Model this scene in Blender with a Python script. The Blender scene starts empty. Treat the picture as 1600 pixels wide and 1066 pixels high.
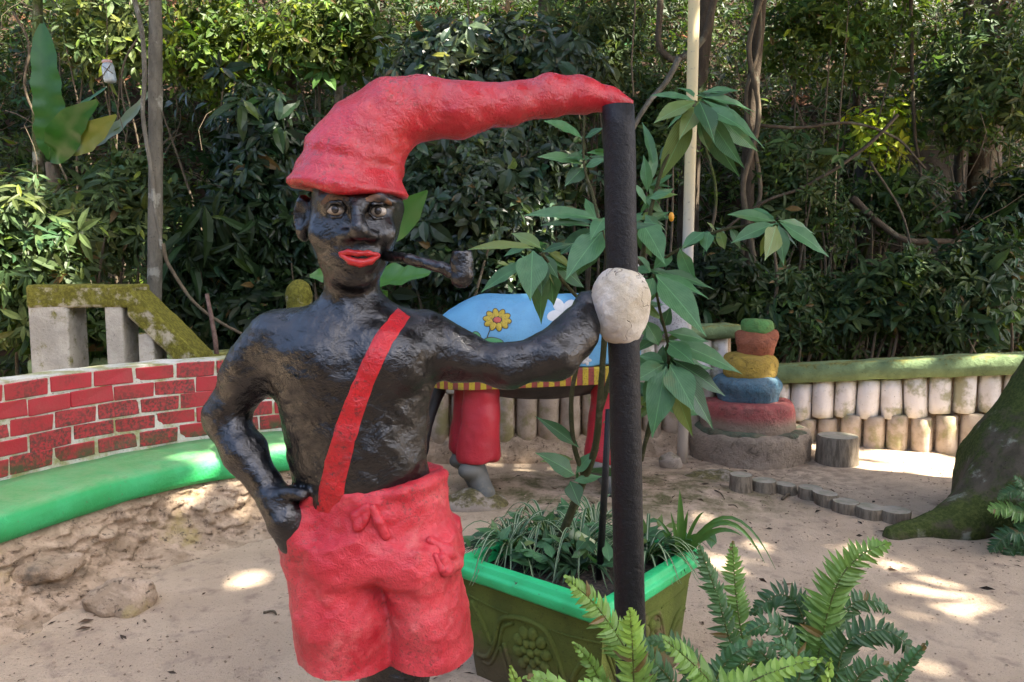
import bpy, math, random
import numpy as np
from mathutils import Vector, Matrix
from mathutils.bvhtree import BVHTree

rng = np.random.default_rng(7)
random.seed(7)
sc = bpy.context.scene
COL = sc.collection

# ------------------------------------------------------------------ camera
PITCH = math.radians(5.4)
CAM = np.array([0.0, 0.0, 1.5])
F = 1200.0
cam_d = bpy.data.cameras.new('camera')
cam_d.sensor_width = 36.0
cam_d.lens = 27.0
cam_d.clip_start = 0.05
cam_d.clip_end = 400.0
cam = bpy.data.objects.new('camera', cam_d)
COL.objects.link(cam)
cam.location = CAM.tolist()
cam.rotation_euler = (math.pi / 2 - PITCH, 0, 0)
sc.camera = cam

# ------------------------------------------------------------------ world and sun
SUN_EL = math.radians(54)
SUN_AZ = math.radians(115)          # clockwise from +Y (the view) : the sun stands to the right
S = np.array([math.cos(SUN_EL) * math.sin(SUN_AZ), math.cos(SUN_EL) * math.cos(SUN_AZ), math.sin(SUN_EL)])
w = bpy.data.worlds.new('World')
sc.world = w
w.use_nodes = True
nt = w.node_tree
nt.nodes.clear()
wo = nt.nodes.new('ShaderNodeOutputWorld')
bg = nt.nodes.new('ShaderNodeBackground')
sky = nt.nodes.new('ShaderNodeTexSky')
sky.sky_type = 'NISHITA'
sky.sun_disc = False
sky.sun_elevation = SUN_EL
sky.sun_rotation = SUN_AZ
sky.air_density = 0.7
sky.dust_density = 4.0
sky.ozone_density = 0.4
bg.inputs['Strength'].default_value = 0.15
nt.links.new(sky.outputs[0], bg.inputs[0])
nt.links.new(bg.outputs[0], wo.inputs[0])
sun_d = bpy.data.lights.new('sun', 'SUN')
sun_d.energy = 5.0
sun_d.angle = math.radians(0.6)
sun_d.color = (1.0, 0.93, 0.82)
sun = bpy.data.objects.new('sun', sun_d)
COL.objects.link(sun)
sun.rotation_euler = Vector((-S).tolist()).to_track_quat('-Z', 'Y').to_euler()
sun.location = (6, -1, 12)
sc.view_settings.view_transform = 'Standard'
sc.view_settings.look = 'None'
sc.view_settings.exposure = 2.58
sc.view_settings.gamma = 1.0
sc.cycles.max_bounces = 6
sc.cycles.diffuse_bounces = 3
sc.cycles.glossy_bounces = 2
sc.cycles.transmission_bounces = 4
sc.cycles.transparent_max_bounces = 4
sc.cycles.use_denoising = True

# ------------------------------------------------------------------ maths helpers
CP, SP = math.cos(PITCH), math.sin(PITCH)
def ray(px, py):
    u = (px - 800.0) / F
    v = (533.0 - py) / F
    return np.array([u, CP + v * SP, -SP + v * CP])
def P(px, py, Y):
    d = ray(px, py)
    return CAM + d * (Y / d[1])
def G(px, py, z=0.0):
    d = ray(px, py)
    return CAM + d * ((z - CAM[2]) / d[2])
def norm(a):
    a = np.asarray(a, float)
    return a / np.maximum(np.linalg.norm(a, axis=-1, keepdims=True), 1e-9)
def _hash(i, j, k, seed):
    h = (i * 374761393 + j * 668265263 + k * 2147483647 + seed * 1274126177) & 0xFFFFFFFF
    h = ((h ^ (h >> 13)) * 1274126177) & 0xFFFFFFFF
    h = (h ^ (h >> 16)) & 0xFFFFFF
    return h.astype(np.float64) / 0xFFFFFF
def vnoise(x, y, z, s=1.0, seed=0):
    x = np.asarray(x, float) * s + 1000.13; y = np.asarray(y, float) * s + 1000.71; z = np.asarray(z, float) * s + 1000.37
    x, y, z = np.broadcast_arrays(x, y, z)
    i = np.floor(x).astype(np.int64); j = np.floor(y).astype(np.int64); k = np.floor(z).astype(np.int64)
    fx, fy, fz = x - i, y - j, z - k
    fx = fx * fx * (3 - 2 * fx); fy = fy * fy * (3 - 2 * fy); fz = fz * fz * (3 - 2 * fz)
    def L(a, b, t): return a + (b - a) * t
    c = lambda a, b, d: _hash(i + a, j + b, k + d, seed)
    return L(L(L(c(0,0,0), c(1,0,0), fx), L(c(0,1,0), c(1,1,0), fx), fy),
             L(L(c(0,0,1), c(1,0,1), fx), L(c(0,1,1), c(1,1,1), fx), fy), fz) * 2 - 1
def fbm(x, y, z, s=1.0, oct=3, seed=0):
    r = 0; a = 1.0
    for o in range(oct):
        r = r + a * vnoise(x, y, z, s * 2 ** o, seed + o); a *= 0.5
    return r
def smin(a, b, k):
    h = np.clip(0.5 + 0.5 * (b - a) / k, 0, 1)
    return b + (a - b) * h - k * h * (1 - h)
def smax(a, b, k): return -smin(-a, -b, k)
def cone_sdf(X, Y, Z, a, b, ra, rb):
    a = np.asarray(a, float); b = np.asarray(b, float); ab = b - a
    t = ((X - a[0]) * ab[0] + (Y - a[1]) * ab[1] + (Z - a[2]) * ab[2]) / max(ab @ ab, 1e-12)
    t = np.clip(t, 0, 1)
    d = np.sqrt((X - a[0] - t * ab[0]) ** 2 + (Y - a[1] - t * ab[1]) ** 2 + (Z - a[2] - t * ab[2]) ** 2)
    return d - (ra + (rb - ra) * t)
def ell_sdf(X, Y, Z, c, r, rot=None):
    x, y, z = X - c[0], Y - c[1], Z - c[2]
    if rot is not None:                       # rotation about the y axis (in the picture plane)
        ca, sa = math.cos(rot), math.sin(rot)
        x, z = ca * x + sa * z, -sa * x + ca * z
    k0 = np.sqrt((x / r[0]) ** 2 + (y / r[1]) ** 2 + (z / r[2]) ** 2)
    k1 = np.sqrt((x / r[0] ** 2) ** 2 + (y / r[1] ** 2) ** 2 + (z / r[2] ** 2) ** 2)
    return k0 * (k0 - 1) / np.maximum(k1, 1e-6)
def chain(X, Y, Z, pts, rad, k):
    d = None
    for i in range(len(pts) - 1):
        e = cone_sdf(X, Y, Z, pts[i], pts[i + 1], rad[i], rad[i + 1])
        d = e if d is None else smin(d, e, k)
    return d
def stations(X, Y, Z, tab):
    """tab rows: z, cx, cy, a, b (z ascending): an elliptical body lofted along z."""
    t = np.array(sorted(tab))
    cx = np.interp(Z, t[:, 0], t[:, 1]); cy = np.interp(Z, t[:, 0], t[:, 2])
    a = np.interp(Z, t[:, 0], t[:, 3]); b = np.interp(Z, t[:, 0], t[:, 4])
    k = np.sqrt(((X - cx) / a) ** 2 + ((Y - cy) / b) ** 2)
    d = (k - 1) * np.minimum(a, b)
    return np.maximum(d, np.maximum(Z - t[-1, 0], t[0, 0] - Z))
def sdf_mesh(f, lo, hi, h):
    """Surface nets: a closed quad mesh of f = 0."""
    ax = [np.arange(lo[i], hi[i] + h, h) for i in range(3)]
    X, Y, Z = np.meshgrid(*ax, indexing='ij')
    V = f(X, Y, Z)
    n = V.shape
    neg = V < 0
    cnt = np.zeros((n[0]-1, n[1]-1, n[2]-1)); acc = np.zeros(cnt.shape + (3,))
    sl = [slice(0, -1), slice(1, None)]
    corner = lambda a, b, c: V[sl[a], sl[b], sl[c]]
    edges = []
    for a in (0, 1):
        for b in (0, 1):
            edges += [((0,a,b),(1,a,b)), ((a,0,b),(a,1,b)), ((a,b,0),(a,b,1))]
    for e0, e1 in edges:
        v0, v1 = corner(*e0), corner(*e1)
        m = (v0 < 0) != (v1 < 0)
        t = np.where(m, v0 / np.where(m, v0 - v1, 1), 0)
        for i in range(3):
            acc[..., i] += np.where(m, e0[i] + t * (e1[i] - e0[i]), 0)
        cnt += m
    act = cnt > 0
    idx = -np.ones(cnt.shape, np.int64)
    idx[act] = np.arange(act.sum())
    ii = np.argwhere(act)
    verts = np.array(lo) + (ii + acc[act] / cnt[act][:, None]) * h
    faces = []
    for axis in range(3):
        s0 = [slice(None)] * 3; s1 = [slice(None)] * 3
        s0[axis] = slice(0, -1); s1[axis] = slice(1, None)
        o = [i for i in range(3) if i != axis]
        for i in o:
            s0[i] = slice(1, -1); s1[i] = slice(1, -1)
        A, B = neg[tuple(s0)], neg[tuple(s1)]
        for flip, m in ((False, A & ~B), (True, ~A & B)):
            p = np.argwhere(m)
            if not len(p): continue
            for i in o: p[:, i] += 1
            def cell(da, db):
                q = p.copy(); q[:, o[0]] -= da; q[:, o[1]] -= db
                return idx[q[:, 0], q[:, 1], q[:, 2]]
            q = np.stack([cell(1, 1), cell(0, 1), cell(0, 0), cell(1, 0)], 1)
            if (axis == 1) != flip: q = q[:, ::-1]
            faces.append(q)
    return verts, np.concatenate(faces)

# ------------------------------------------------------------------ mesh and object helpers
def make_mesh(name, verts, faces, smooth=True, col=None):
    """faces: an (M,k) array or a list of such arrays / python lists."""
    verts = np.asarray(verts, float).reshape(-1, 3)
    if isinstance(faces, np.ndarray): faces = [faces]
    arrs = []
    for f in faces:
        if isinstance(f, np.ndarray) and f.ndim == 2: arrs.append(f)
    rag = [f for f in faces if not (isinstance(f, np.ndarray) and f.ndim == 2)]
    loops = [a.ravel() for a in arrs] + [np.asarray(f) for f in rag]
    sizes = [np.full(len(a), a.shape[1]) for a in arrs] + [np.array([len(f)]) for f in rag]
    loops = np.concatenate(loops).astype(np.int32); sizes = np.concatenate(sizes).astype(np.int32)
    me = bpy.data.meshes.new(name)
    me.vertices.add(len(verts)); me.vertices.foreach_set('co', verts.astype(np.float32).ravel())
    me.loops.add(len(loops)); me.loops.foreach_set('vertex_index', loops)
    me.polygons.add(len(sizes))
    st = np.concatenate([[0], np.cumsum(sizes)[:-1]]).astype(np.int32)
    me.polygons.foreach_set('loop_start', st)
    me.polygons.foreach_set('use_smooth', np.full(len(sizes), smooth))
    me.update(calc_edges=True)
    if col is not None:
        a = me.color_attributes.new('col', 'FLOAT_COLOR', 'POINT')
        c = np.ones((len(verts), 4), np.float32); c[:, :col.shape[1]] = col
        a.data.foreach_set('color', c.ravel())
    me.validate()
    return me
def tag(o, label=None, cat=None, group=None, kind=None):
    if label: o['label'] = label
    if cat: o['category'] = cat
    if group: o['group'] = group
    if kind: o['kind'] = kind
    return o
def thing(name, label, cat, loc=(0, 0, 0), group=None):
    o = bpy.data.objects.new(name, None); COL.objects.link(o)
    o.empty_display_size = 0.1
    o.location = [float(v) for v in loc]
    return tag(o, label, cat, group)
def root_loc(p):
    l = Vector((0, 0, 0))
    while p is not None:
        l = l + p.location; p = p.parent
    return np.array(l)
def obj(name, geo, mat, parent=None, smooth=True, col=None, label=None, kind=None):
    """geo = (verts, faces) in world coordinates, or a ready mesh."""
    if isinstance(geo, bpy.types.Mesh): me = geo
    else:
        v = np.asarray(geo[0], float).reshape(-1, 3)
        if parent is not None: v = v - root_loc(parent)
        me = make_mesh(name, v, geo[1], smooth, col)
    if mat is not None and not me.materials: me.materials.append(mat)
    o = bpy.data.objects.new(name, me); COL.objects.link(o)
    if parent is not None: o.parent = parent
    if label: o['label'] = label
    if kind: o['kind'] = kind
    return o
def inst(name, me, M, parent):
    """one more object on shared mesh data; M is its world matrix."""
    o = bpy.data.objects.new(name, me); COL.objects.link(o)
    o.parent = parent
    o.matrix_local = Matrix.Translation(-Vector(root_loc(parent).tolist())) @ M
    return o
def frame(origin, x, z):
    """matrix with its x axis along x and its z axis as near z as can be."""
    x = norm(x); y = norm(np.cross(z, x)); z = np.cross(x, y)
    M = Matrix.Identity(4)
    for i in range(3):
        M[i][0], M[i][1], M[i][2], M[i][3] = float(x[i]), float(y[i]), float(z[i]), float(origin[i])
    return M
def join(geos):
    vs, fs, n = [], [], 0
    for v, f in geos:
        v = np.asarray(v, float).reshape(-1, 3)
        fl = [f] if isinstance(f, np.ndarray) else f
        vs.append(v)
        for a in fl:
            fs.append(np.asarray(a) + n)
        n += len(v)
    return np.concatenate(vs), fs
def catmull(pts, n=8):
    p = np.asarray(pts, float)
    p = np.vstack([2 * p[0] - p[1], p, 2 * p[-1] - p[-2]])
    out = []
    for i in range(1, len(p) - 2):
        for t in np.linspace(0, 1, n, endpoint=False):
            out.append(0.5 * (2 * p[i] + (p[i+1] - p[i-1]) * t + (2*p[i-1] - 5*p[i] + 4*p[i+1] - p[i+2]) * t*t + (3*p[i] - p[i-1] - 3*p[i+1] + p[i+2]) * t**3))
    out.append(p[-2])
    return np.array(out)
def tube(pts, rad, seg=10, wob=0.0, cap=True, seed=0):
    pts = np.asarray(pts, float); n = len(pts)
    rad = np.broadcast_to(np.asarray(rad, float), (n,)) if np.ndim(rad) < 1 or len(np.atleast_1d(rad)) == n else np.interp(np.linspace(0, 1, n), np.linspace(0, 1, len(rad)), rad)
    t = norm(np.gradient(pts, axis=0))
    up = np.array([0, 1, 0.0]) if abs(t[0] @ np.array([0, 1, 0.0])) < 0.9 else np.array([1, 0, 0.0])
    u = norm(np.cross(t[0], up)); V = []
    ang = np.linspace(0, 2 * math.pi, seg, endpoint=False)
    for i in range(n):
        u = norm(u - t[i] * (u @ t[i])); v = np.cross(t[i], u)
        r = rad[i]
        ring = pts[i] + r * (np.cos(ang)[:, None] * u + np.sin(ang)[:, None] * v)
        if wob:
            k = fbm(ring[:, 0], ring[:, 1], ring[:, 2], 0.5 / max(r, 1e-3), 2, seed)
            ring = pts[i] + (ring - pts[i]) * (1 + wob * k)[:, None]
        V.append(ring)
    V = np.concatenate(V)
    a = np.arange(seg); b = (a + 1) % seg
    Fc = [np.stack([i*seg + a, i*seg + b, (i+1)*seg + b, (i+1)*seg + a], 1) for i in range(n - 1)]
    Fc = [np.concatenate(Fc)]
    if cap:
        Fc += [np.arange(seg)[::-1].copy(), np.arange(seg) + (n - 1) * seg]
    return V, Fc
def sweep(path, prof, up=(0, 0, 1), side=None, closed_prof=True, caps=True):
    """profile (s, z) swept along a plan path: s is along the side normal, z up."""
    path = np.asarray(path, float); prof = np.asarray(prof, float)
    n, m = len(path), len(prof)
    t = norm(np.gradient(path, axis=0) * np.array([1, 1, 0]))
    nrm = np.stack([t[:, 1], -t[:, 0], np.zeros(n)], 1)
    V = path[:, None, :] + nrm[:, None, :] * prof[None, :, 0:1] + np.array([0, 0, 1.0]) * prof[None, :, 1:2]
    a = np.arange(m if closed_prof else m - 1); b = (a + 1) % m
    Fc = [np.concatenate([np.stack([i*m + a, (i+1)*m + a, (i+1)*m + b, i*m + b], 1) for i in range(n - 1)])]
    if caps and closed_prof:
        Fc += [np.arange(m), (np.arange(m) + (n - 1) * m)[::-1].copy()]
    return V.reshape(-1, 3), Fc
def box(lo, hi):
    lo, hi = np.asarray(lo, float), np.asarray(hi, float)
    v = np.array([[x, y, z] for z in (lo[2], hi[2]) for y in (lo[1], hi[1]) for x in (lo[0], hi[0])])
    f = np.array([[0,2,3,1],[4,5,7,6],[0,1,5,4],[2,6,7,3],[0,4,6,2],[1,3,7,5]])
    return v, f
def bbox_bev(me, width=0.004, seg=1):
    import bmesh
    b = bmesh.new(); b.from_mesh(me)
    bmesh.ops.bevel(b, geom=list(b.edges), offset=width, segments=seg, affect='EDGES', profile=0.6)
    b.to_mesh(me); b.free(); return me

# ------------------------------------------------------------------ materials
MATS = {}
def lin(r, g, b):
    f = lambda c: c / 12.92 if c <= 0.04045 else ((c + 0.055) / 1.055) ** 2.4
    return (f(r / 255), f(g / 255), f(b / 255))
class NB:
    def __init__(s, name):
        s.m = bpy.data.materials.new(name); s.m.use_nodes = True; s.t = s.m.node_tree
        s.b = s.t.nodes['Principled BSDF']; s.out = s.t.nodes['Material Output']
        s.tc = s.t.nodes.new('ShaderNodeTexCoord'); s.geo = s.t.nodes.new('ShaderNodeNewGeometry')
        s.co = s.geo.outputs['Position']
    def n(s, t, **kw):
        x = s.t.nodes.new('ShaderNode' + t)
        for k, v in kw.items(): setattr(x, k, v)
        return x
    def set(s, i, v):
        if isinstance(v, bpy.types.NodeSocket): s.t.links.new(v, i)
        else:
            if i.type == 'RGBA' and len(v) == 3: v = (*v, 1)
            i.default_value = v
    def noise(s, scale, detail=4, rough=0.55, dist=0.0, co=None, stretch=None):
        x = s.n('TexNoise'); co = co or s.co
        if stretch:
            mp = s.n('Mapping'); s.t.links.new(co, mp.inputs[0]); mp.inputs['Scale'].default_value = stretch; co = mp.outputs[0]
        s.t.links.new(co, x.inputs['Vector'])
        x.inputs['Scale'].default_value = scale; x.inputs['Detail'].default_value = detail
        x.inputs['Roughness'].default_value = rough; x.inputs['Distortion'].default_value = dist
        return x.outputs['Fac']
    def vor(s, scale, feature='F1', co=None):
        x = s.n('TexVoronoi', feature=feature); s.t.links.new(co or s.co, x.inputs['Vector']); x.inputs['Scale'].default_value = scale
        return x.outputs['Distance']
    def ramp(s, v, lo, hi, inv=False):
        x = s.n('MapRange', interpolation_type='SMOOTHSTEP'); s.t.links.new(v, x.inputs['Value'])
        x.inputs['From Min'].default_value = lo; x.inputs['From Max'].default_value = hi
        x.inputs['To Min'].default_value = 1.0 if inv else 0.0; x.inputs['To Max'].default_value = 0.0 if inv else 1.0
        return x.outputs['Result']
    def mix(s, f, a, b, mode='MIX'):
        x = s.n('Mix', data_type='RGBA', blend_type=mode)
        s.set(x.inputs[0], f); s.set(x.inputs[6], a); s.set(x.inputs[7], b)
        return x.outputs[2]
    def math(s, op, a, b=0.0):
        x = s.n('Math', operation=op); s.set(x.inputs[0], a); s.set(x.inputs[1], b); return x.outputs[0]
    def sep(s, v):
        x = s.n('SeparateXYZ'); s.t.links.new(v, x.inputs[0]); return x.outputs
    def attr(s, name='col'):
        x = s.n('Attribute', attribute_name=name); return x
    def rand(s): return s.n('ObjectInfo').outputs['Random']
    def bump(s, h, strength=0.5, dist=0.01, prev=None):
        x = s.n('Bump'); s.t.links.new(h, x.inputs['Height']); x.inputs['Strength'].default_value = strength; x.inputs['Distance'].default_value = dist
        if prev is not None: s.t.links.new(prev, x.inputs['Normal'])
        return x.outputs[0]
    def done(s, color, rough=0.7, normal=None, spec=0.5, **kw):
        s.set(s.b.inputs['Base Color'], color); s.set(s.b.inputs['Roughness'], rough)
        s.set(s.b.inputs['Specular IOR Level'], spec)
        if normal is not None: s.t.links.new(normal, s.b.inputs['Normal'])
        for k, v in kw.items(): s.set(s.b.inputs[k], v)
        MATS[s.m.name] = s.m
        return s.m
def painted(name, c, c2, worn, wornlo=0.62, wornhi=0.75, rough=0.45, bs=45, bstr=0.5, bd=0.006, nscale=6, dirt=None, dirtscale=9, dirtlo=.58, ior=None):
    """brush painted concrete: two tones, worn or dirty patches, wrinkled skin."""
    b = NB(name)
    n1 = b.noise(nscale, 5); n2 = b.noise(dirtscale, 6, 0.65, 0.4); n3 = b.noise(bs, 6, 0.66, 0.8); n4 = b.noise(bs * 4, 3)
    c_ = b.mix(b.ramp(n1, 0.35, 0.65), c, c2)
    c_ = b.mix(b.ramp(n2, wornlo, wornhi), c_, worn)
    if dirt:
        n5 = b.noise(bs * 2.2, 6, 0.7)
        msk = b.math('MULTIPLY', b.ramp(n5, 0.52, 0.66), b.ramp(b.noise(3.1, 4), dirtlo - .14, dirtlo + .06))
        c_ = b.mix(msk, c_, dirt)
    h = b.math('ADD', n3, b.math('MULTIPLY', n4, 0.35))
    r_ = b.math('ADD', b.math('MULTIPLY', n2, 0.25), rough - 0.12)
    return b.done(c_, r_, b.bump(h, bstr, bd), **({'IOR': ior} if ior else {}))
# ------------------------------------------------------------------ material library
def mat_black():
    b = NB('black_gloss_paint')
    n1 = b.noise(38, 6, 0.62, 0.9); n2 = b.noise(150, 3, 0.6); n3 = b.noise(7, 5, 0.6, 0.5); n4 = b.noise(19, 5, .62, 1.6)
    c = b.mix(b.ramp(n3, 0.45, 0.75), (0.0026, 0.0026, 0.0032), (0.0062, 0.006, 0.006))
    c = b.mix(b.ramp(b.noise(11, 6, 0.7, 0.6), 0.62, 0.80), c, (0.018, 0.0145, 0.011))
    c = b.mix(b.math('MULTIPLY', b.ramp(b.noise(90, 4, .7), .60, .72), b.ramp(b.noise(5, 4, .6), .5, .62)), c, (0.045, 0.042, 0.038))
    h = b.math('ADD', b.math('ADD', n1, b.math('MULTIPLY', n2, 0.3)), b.math('MULTIPLY', n4, 0.8))
    r = b.math('ADD', b.math('MULTIPLY', n3, 0.26), 0.11)
    return b.done(c, r, b.bump(h, 0.55, 0.0075), spec=0.5, IOR=1.64)
M_BLACK = mat_black()
M_RED = painted('red_paint', (0.48, 0.012, 0.022), (0.37, 0.009, 0.016), (0.32, 0.050, 0.038), .62, .82, 0.29, 42, 0.65, 0.008, 7, (0.14, 0.04, 0.025), dirtlo=.56, ior=1.6)
M_SHORT = painted('faded_red_paint', (0.62, 0.048, 0.062), (0.46, 0.016, 0.028), (0.60, 0.115, 0.110), .52, .74, 0.42, 60, 0.65, 0.007, 8, (0.20, 0.035, 0.03), dirtlo=.52)
M_STRAP = painted('strap_red_paint', (0.56, 0.013, 0.018), (0.44, 0.010, 0.015), (0.22, 0.018, 0.018), .58, .76, 0.33, 42, 0.65, 0.008, 9, (0.06, 0.02, 0.018), dirtlo=.5)
M_LIP = painted('lip_red_paint', (0.55, 0.022, 0.02), (0.42, 0.02, 0.018), (0.5, 0.07, 0.04), .55, .8, 0.35, 60, 0.3, 0.004)
M_EYEW = painted('eye_white_paint', (0.46, 0.41, 0.34), (0.34, 0.28, 0.21), (0.30, 0.20, 0.13), .6, .8, 0.35, 80, 0.2, 0.002)
M_IRIS = painted('iris_paint', (0.04, 0.034, 0.03), (0.02, 0.018, 0.016), (0.10, 0.09, 0.08), .6, .7, 0.25, 90, 0.1, 0.002)
M_BROW = painted('brow_bare_patch', (0.17, 0.075, 0.028), (0.075, 0.040, 0.022), (0.015, 0.013, 0.012), .5, .62, 0.55, 90, 0.5, 0.004, 40, dirtscale=38)
def mat_plaster():
    b = NB('whitewashed_plaster')
    n1 = b.noise(10, 5); v = b.noise(85, 5, .7); cr = b.math('ABSOLUTE', b.math('SUBTRACT', b.noise(9, 3, .6, .5), .52)); cr = b.math('ADD', cr, b.math('MULTIPLY', b.ramp(b.noise(7, 2), .42, .52, True), .1))
    c = b.mix(b.ramp(n1, .35, .7), (0.66, 0.61, 0.52), (0.50, 0.43, 0.31))
    x = b.sep(b.co)[0]
    c = b.mix(b.ramp(v, .60, .74), c, (0.20, 0.175, 0.14))
    c = b.mix(b.ramp(cr, 0.0, 0.006, True), c, (0.10, 0.08, 0.06))
    h = b.math('ADD', v, b.math('MULTIPLY', b.ramp(cr, 0, .012), 0.6))
    return b.done(c, 0.85, b.bump(h, 0.8, 0.006), spec=.25)
M_PLASTER = mat_plaster()
def mat_pole():
    b = NB('black_pole_paint')
    n = b.noise(9, 5, stretch=(3, 3, .3)); s = b.noise(240, 2); w_ = b.noise(22, 5, .7)
    c = b.mix(b.ramp(n, .4, .7), (0.0055, 0.0055, 0.0060), (0.0095, 0.0085, 0.008))
    c = b.mix(b.ramp(s, .71, .77), c, (0.10, 0.09, 0.08))
    return b.done(c, b.math('ADD', b.math('MULTIPLY', w_, .35), .36), b.bump(b.math('ADD', w_, b.noise(70, 4, .7)), .6, .006), spec=.35)
M_POLE = mat_pole()

# ------------------------------------------------------------------ the painted statue
DY = 1.75
def p(px, py, Y=DY): return P(px, py, Y)
MPX = DY / F            # metres per pixel at the statue
def st(py, l, r, b, cy=DY, Y=DY):
    a, c = P(l, py, Y), P(r, py, Y)
    return [a[2], (a[0] + c[0]) / 2, cy, (c[0] - a[0]) / 2, b]
torso_tab = [st(452, 525, 580, .050), st(470, 498, 606, .062, DY-.005), st(488, 452, 646, .085, DY-.005), st(508, 425, 672, .100, DY-.008), st(540, 414, 684, .116, DY-.012), st(580, 424, 682, .124, DY-.014),
             st(620, 436, 676, .122, DY-.012), st(670, 446, 671, .117, DY-.008), st(720, 453, 668, .113), st(770, 462, 670, .112), st(840, 470, 668, .110)]
def body_f(X, Y, Z):
    d = stations(X, Y, Z, torso_tab)
    # chest, belly and collar relief
    d = smin(d, ell_sdf(X, Y, Z, p(505, 566, DY-.085), (.075, .045, .062)), .04)
    d = smin(d, ell_sdf(X, Y, Z, p(610, 562, DY-.085), (.075, .048, .065)), .04)
    d = smin(d, ell_sdf(X, Y, Z, p(565, 720, DY-.05), (.11, .07, .11)), .05)
    # arm with its hand in the pocket
    d = smin(d, chain(X, Y, Z, [p(432, 528, DY), p(392, 580, DY+.01), p(352, 652, DY+.02)], [.068, .058, .050], .03), .045)
    d = smin(d, chain(X, Y, Z, [p(352, 652, DY+.02), p(383, 708, DY-.02), p(432, 785, DY-.075)], [.048, .044, .034], .03), .02)
    d = smin(d, chain(X, Y, Z, [p(432, 785, DY-.075), p(448, 812, DY-.085), p(457, 842, DY-.085)], [.034, .040, .033], .02), .02)
    d = smin(d, chain(X, Y, Z, [p(445, 770, DY-.09), p(472, 772, DY-.115)], [.017, .012], .02), .02)   # thumb over the waistband
    # arm that reaches out to the pole
    d = smin(d, chain(X, Y, Z, [p(668, 530, DY), p(722, 558, DY-.01), p(795, 572, DY-.02)], [.064, .050, .046], .03), .05)
    d = smin(d, chain(X, Y, Z, [p(795, 572, DY-.02), p(868, 553, DY-.005), p(902, 520, DY+.03), p(922, 478, DY+.085)], [.046, .054, .047, .040], .03), .03)
    # neck and head
    d = smin(d, chain(X, Y, Z, [p(551, 486, DY), p(549, 428, DY-.03)], [.068, .056], .02), .04)
    h = ell_sdf(X, Y, Z, p(556, 326, DY-.02), (.101, .112, .150))
    h = smin(h, ell_sdf(X, Y, Z, p(551, 398, DY-.055), (.068, .064, .073)), .045)       # jaw
    h = smin(h, ell_sdf(X, Y, Z, p(556, 436, DY-.095), (.034, .028, .022)), .025)        # chin
    h = smin(h, ell_sdf(X, Y, Z, p(507, 366, DY-.085), (.036, .028, .030)), .025)        # cheeks
    h = smin(h, ell_sdf(X, Y, Z, p(598, 364, DY-.085), (.032, .028, .030)), .025)
    h = smin(h, ell_sdf(X, Y, Z, p(557, 403, DY-.105), (.052, .024, .028)), .02)         # muzzle under the lips
    for ex, ey in ((525, 328), (590, 330)):                                             # sockets
        h = smax(h, -ell_sdf(X, Y, Z, p(ex, ey, DY-.142), (.026, .024, .018)), .016)
    h = smin(h, chain(X, Y, Z, [p(502, 312, DY-.105), p(526, 306, DY-.122), p(545, 314, DY-.122)], [.009, .010, .008], .01), .012)
    h = smin(h, chain(X, Y, Z, [p(574, 315, DY-.122), p(594, 308, DY-.118), p(614, 316, DY-.095)], [.008, .010, .009], .01), .012)
    h = smin(h, chain(X, Y, Z, [p(558, 316, DY-.122), p(561, 356, DY-.155)], [.013, .017], .01), .014)   # nose
    h = smin(h, ell_sdf(X, Y, Z, p(562, 364, DY-.150), (.020, .020, .015)), .012)
    h = smin(h, ell_sdf(X, Y, Z, p(541, 368, DY-.134), (.013, .015, .011)), .010)
    h = smin(h, ell_sdf(X, Y, Z, p(579, 368, DY-.132), (.013, .015, .011)), .010)
    # ear
    e = smax(ell_sdf(X, Y, Z, p(474, 340, DY-.015), (.023, .030, .052)), -ell_sdf(X, Y, Z, p(466, 336, DY-.04), (.012, .018, .028)), .008)
    h = smin(h, e, .012)
    d = smin(d, h, .025)
    # the one leg
    leg = chain(X, Y, Z, [np.array([-.28, DY, .62]), np.array([-.275, DY-.01, .42]), np.array([-.27, DY+.02, .12])], [.085, .080, .058], .03)
    leg = smin(leg, chain(X, Y, Z, [np.array([-.27, DY+.02, .085]), np.array([-.27, DY-.15, .070])], [.052, .045], .02), .03)
    d = smin(d, leg, .03)
    d = d + 0.0035 * fbm(X, Y, Z, 26, 3, 3) + 0.0035 * vnoise(X, Y, Z, 9, 11)
    return d
STAT = thing('painted_statue', 'glossy black painted statue in red cap and red shorts smoking a pipe', 'statue', (-.28, DY, 0.06))
bv, bf = sdf_mesh(body_f, (-.72, 1.5, 0.055), (.24, 1.93, 1.76), .0062)
body = obj('body', (bv, bf), M_BLACK, STAT)
BODY_BVH = BVHTree.FromPolygons(bv.tolist(), bf.tolist())
def hit(px, py, bvh=None, off=0.0):
    d = norm(ray(px, py))
    r = (bvh or BODY_BVH).ray_cast(Vector(CAM.tolist()), Vector(d.tolist()))
    if r[0] is None: return P(px, py, DY - .1), -d
    return np.array(r[0]) - d * off, np.array(r[1])

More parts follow.
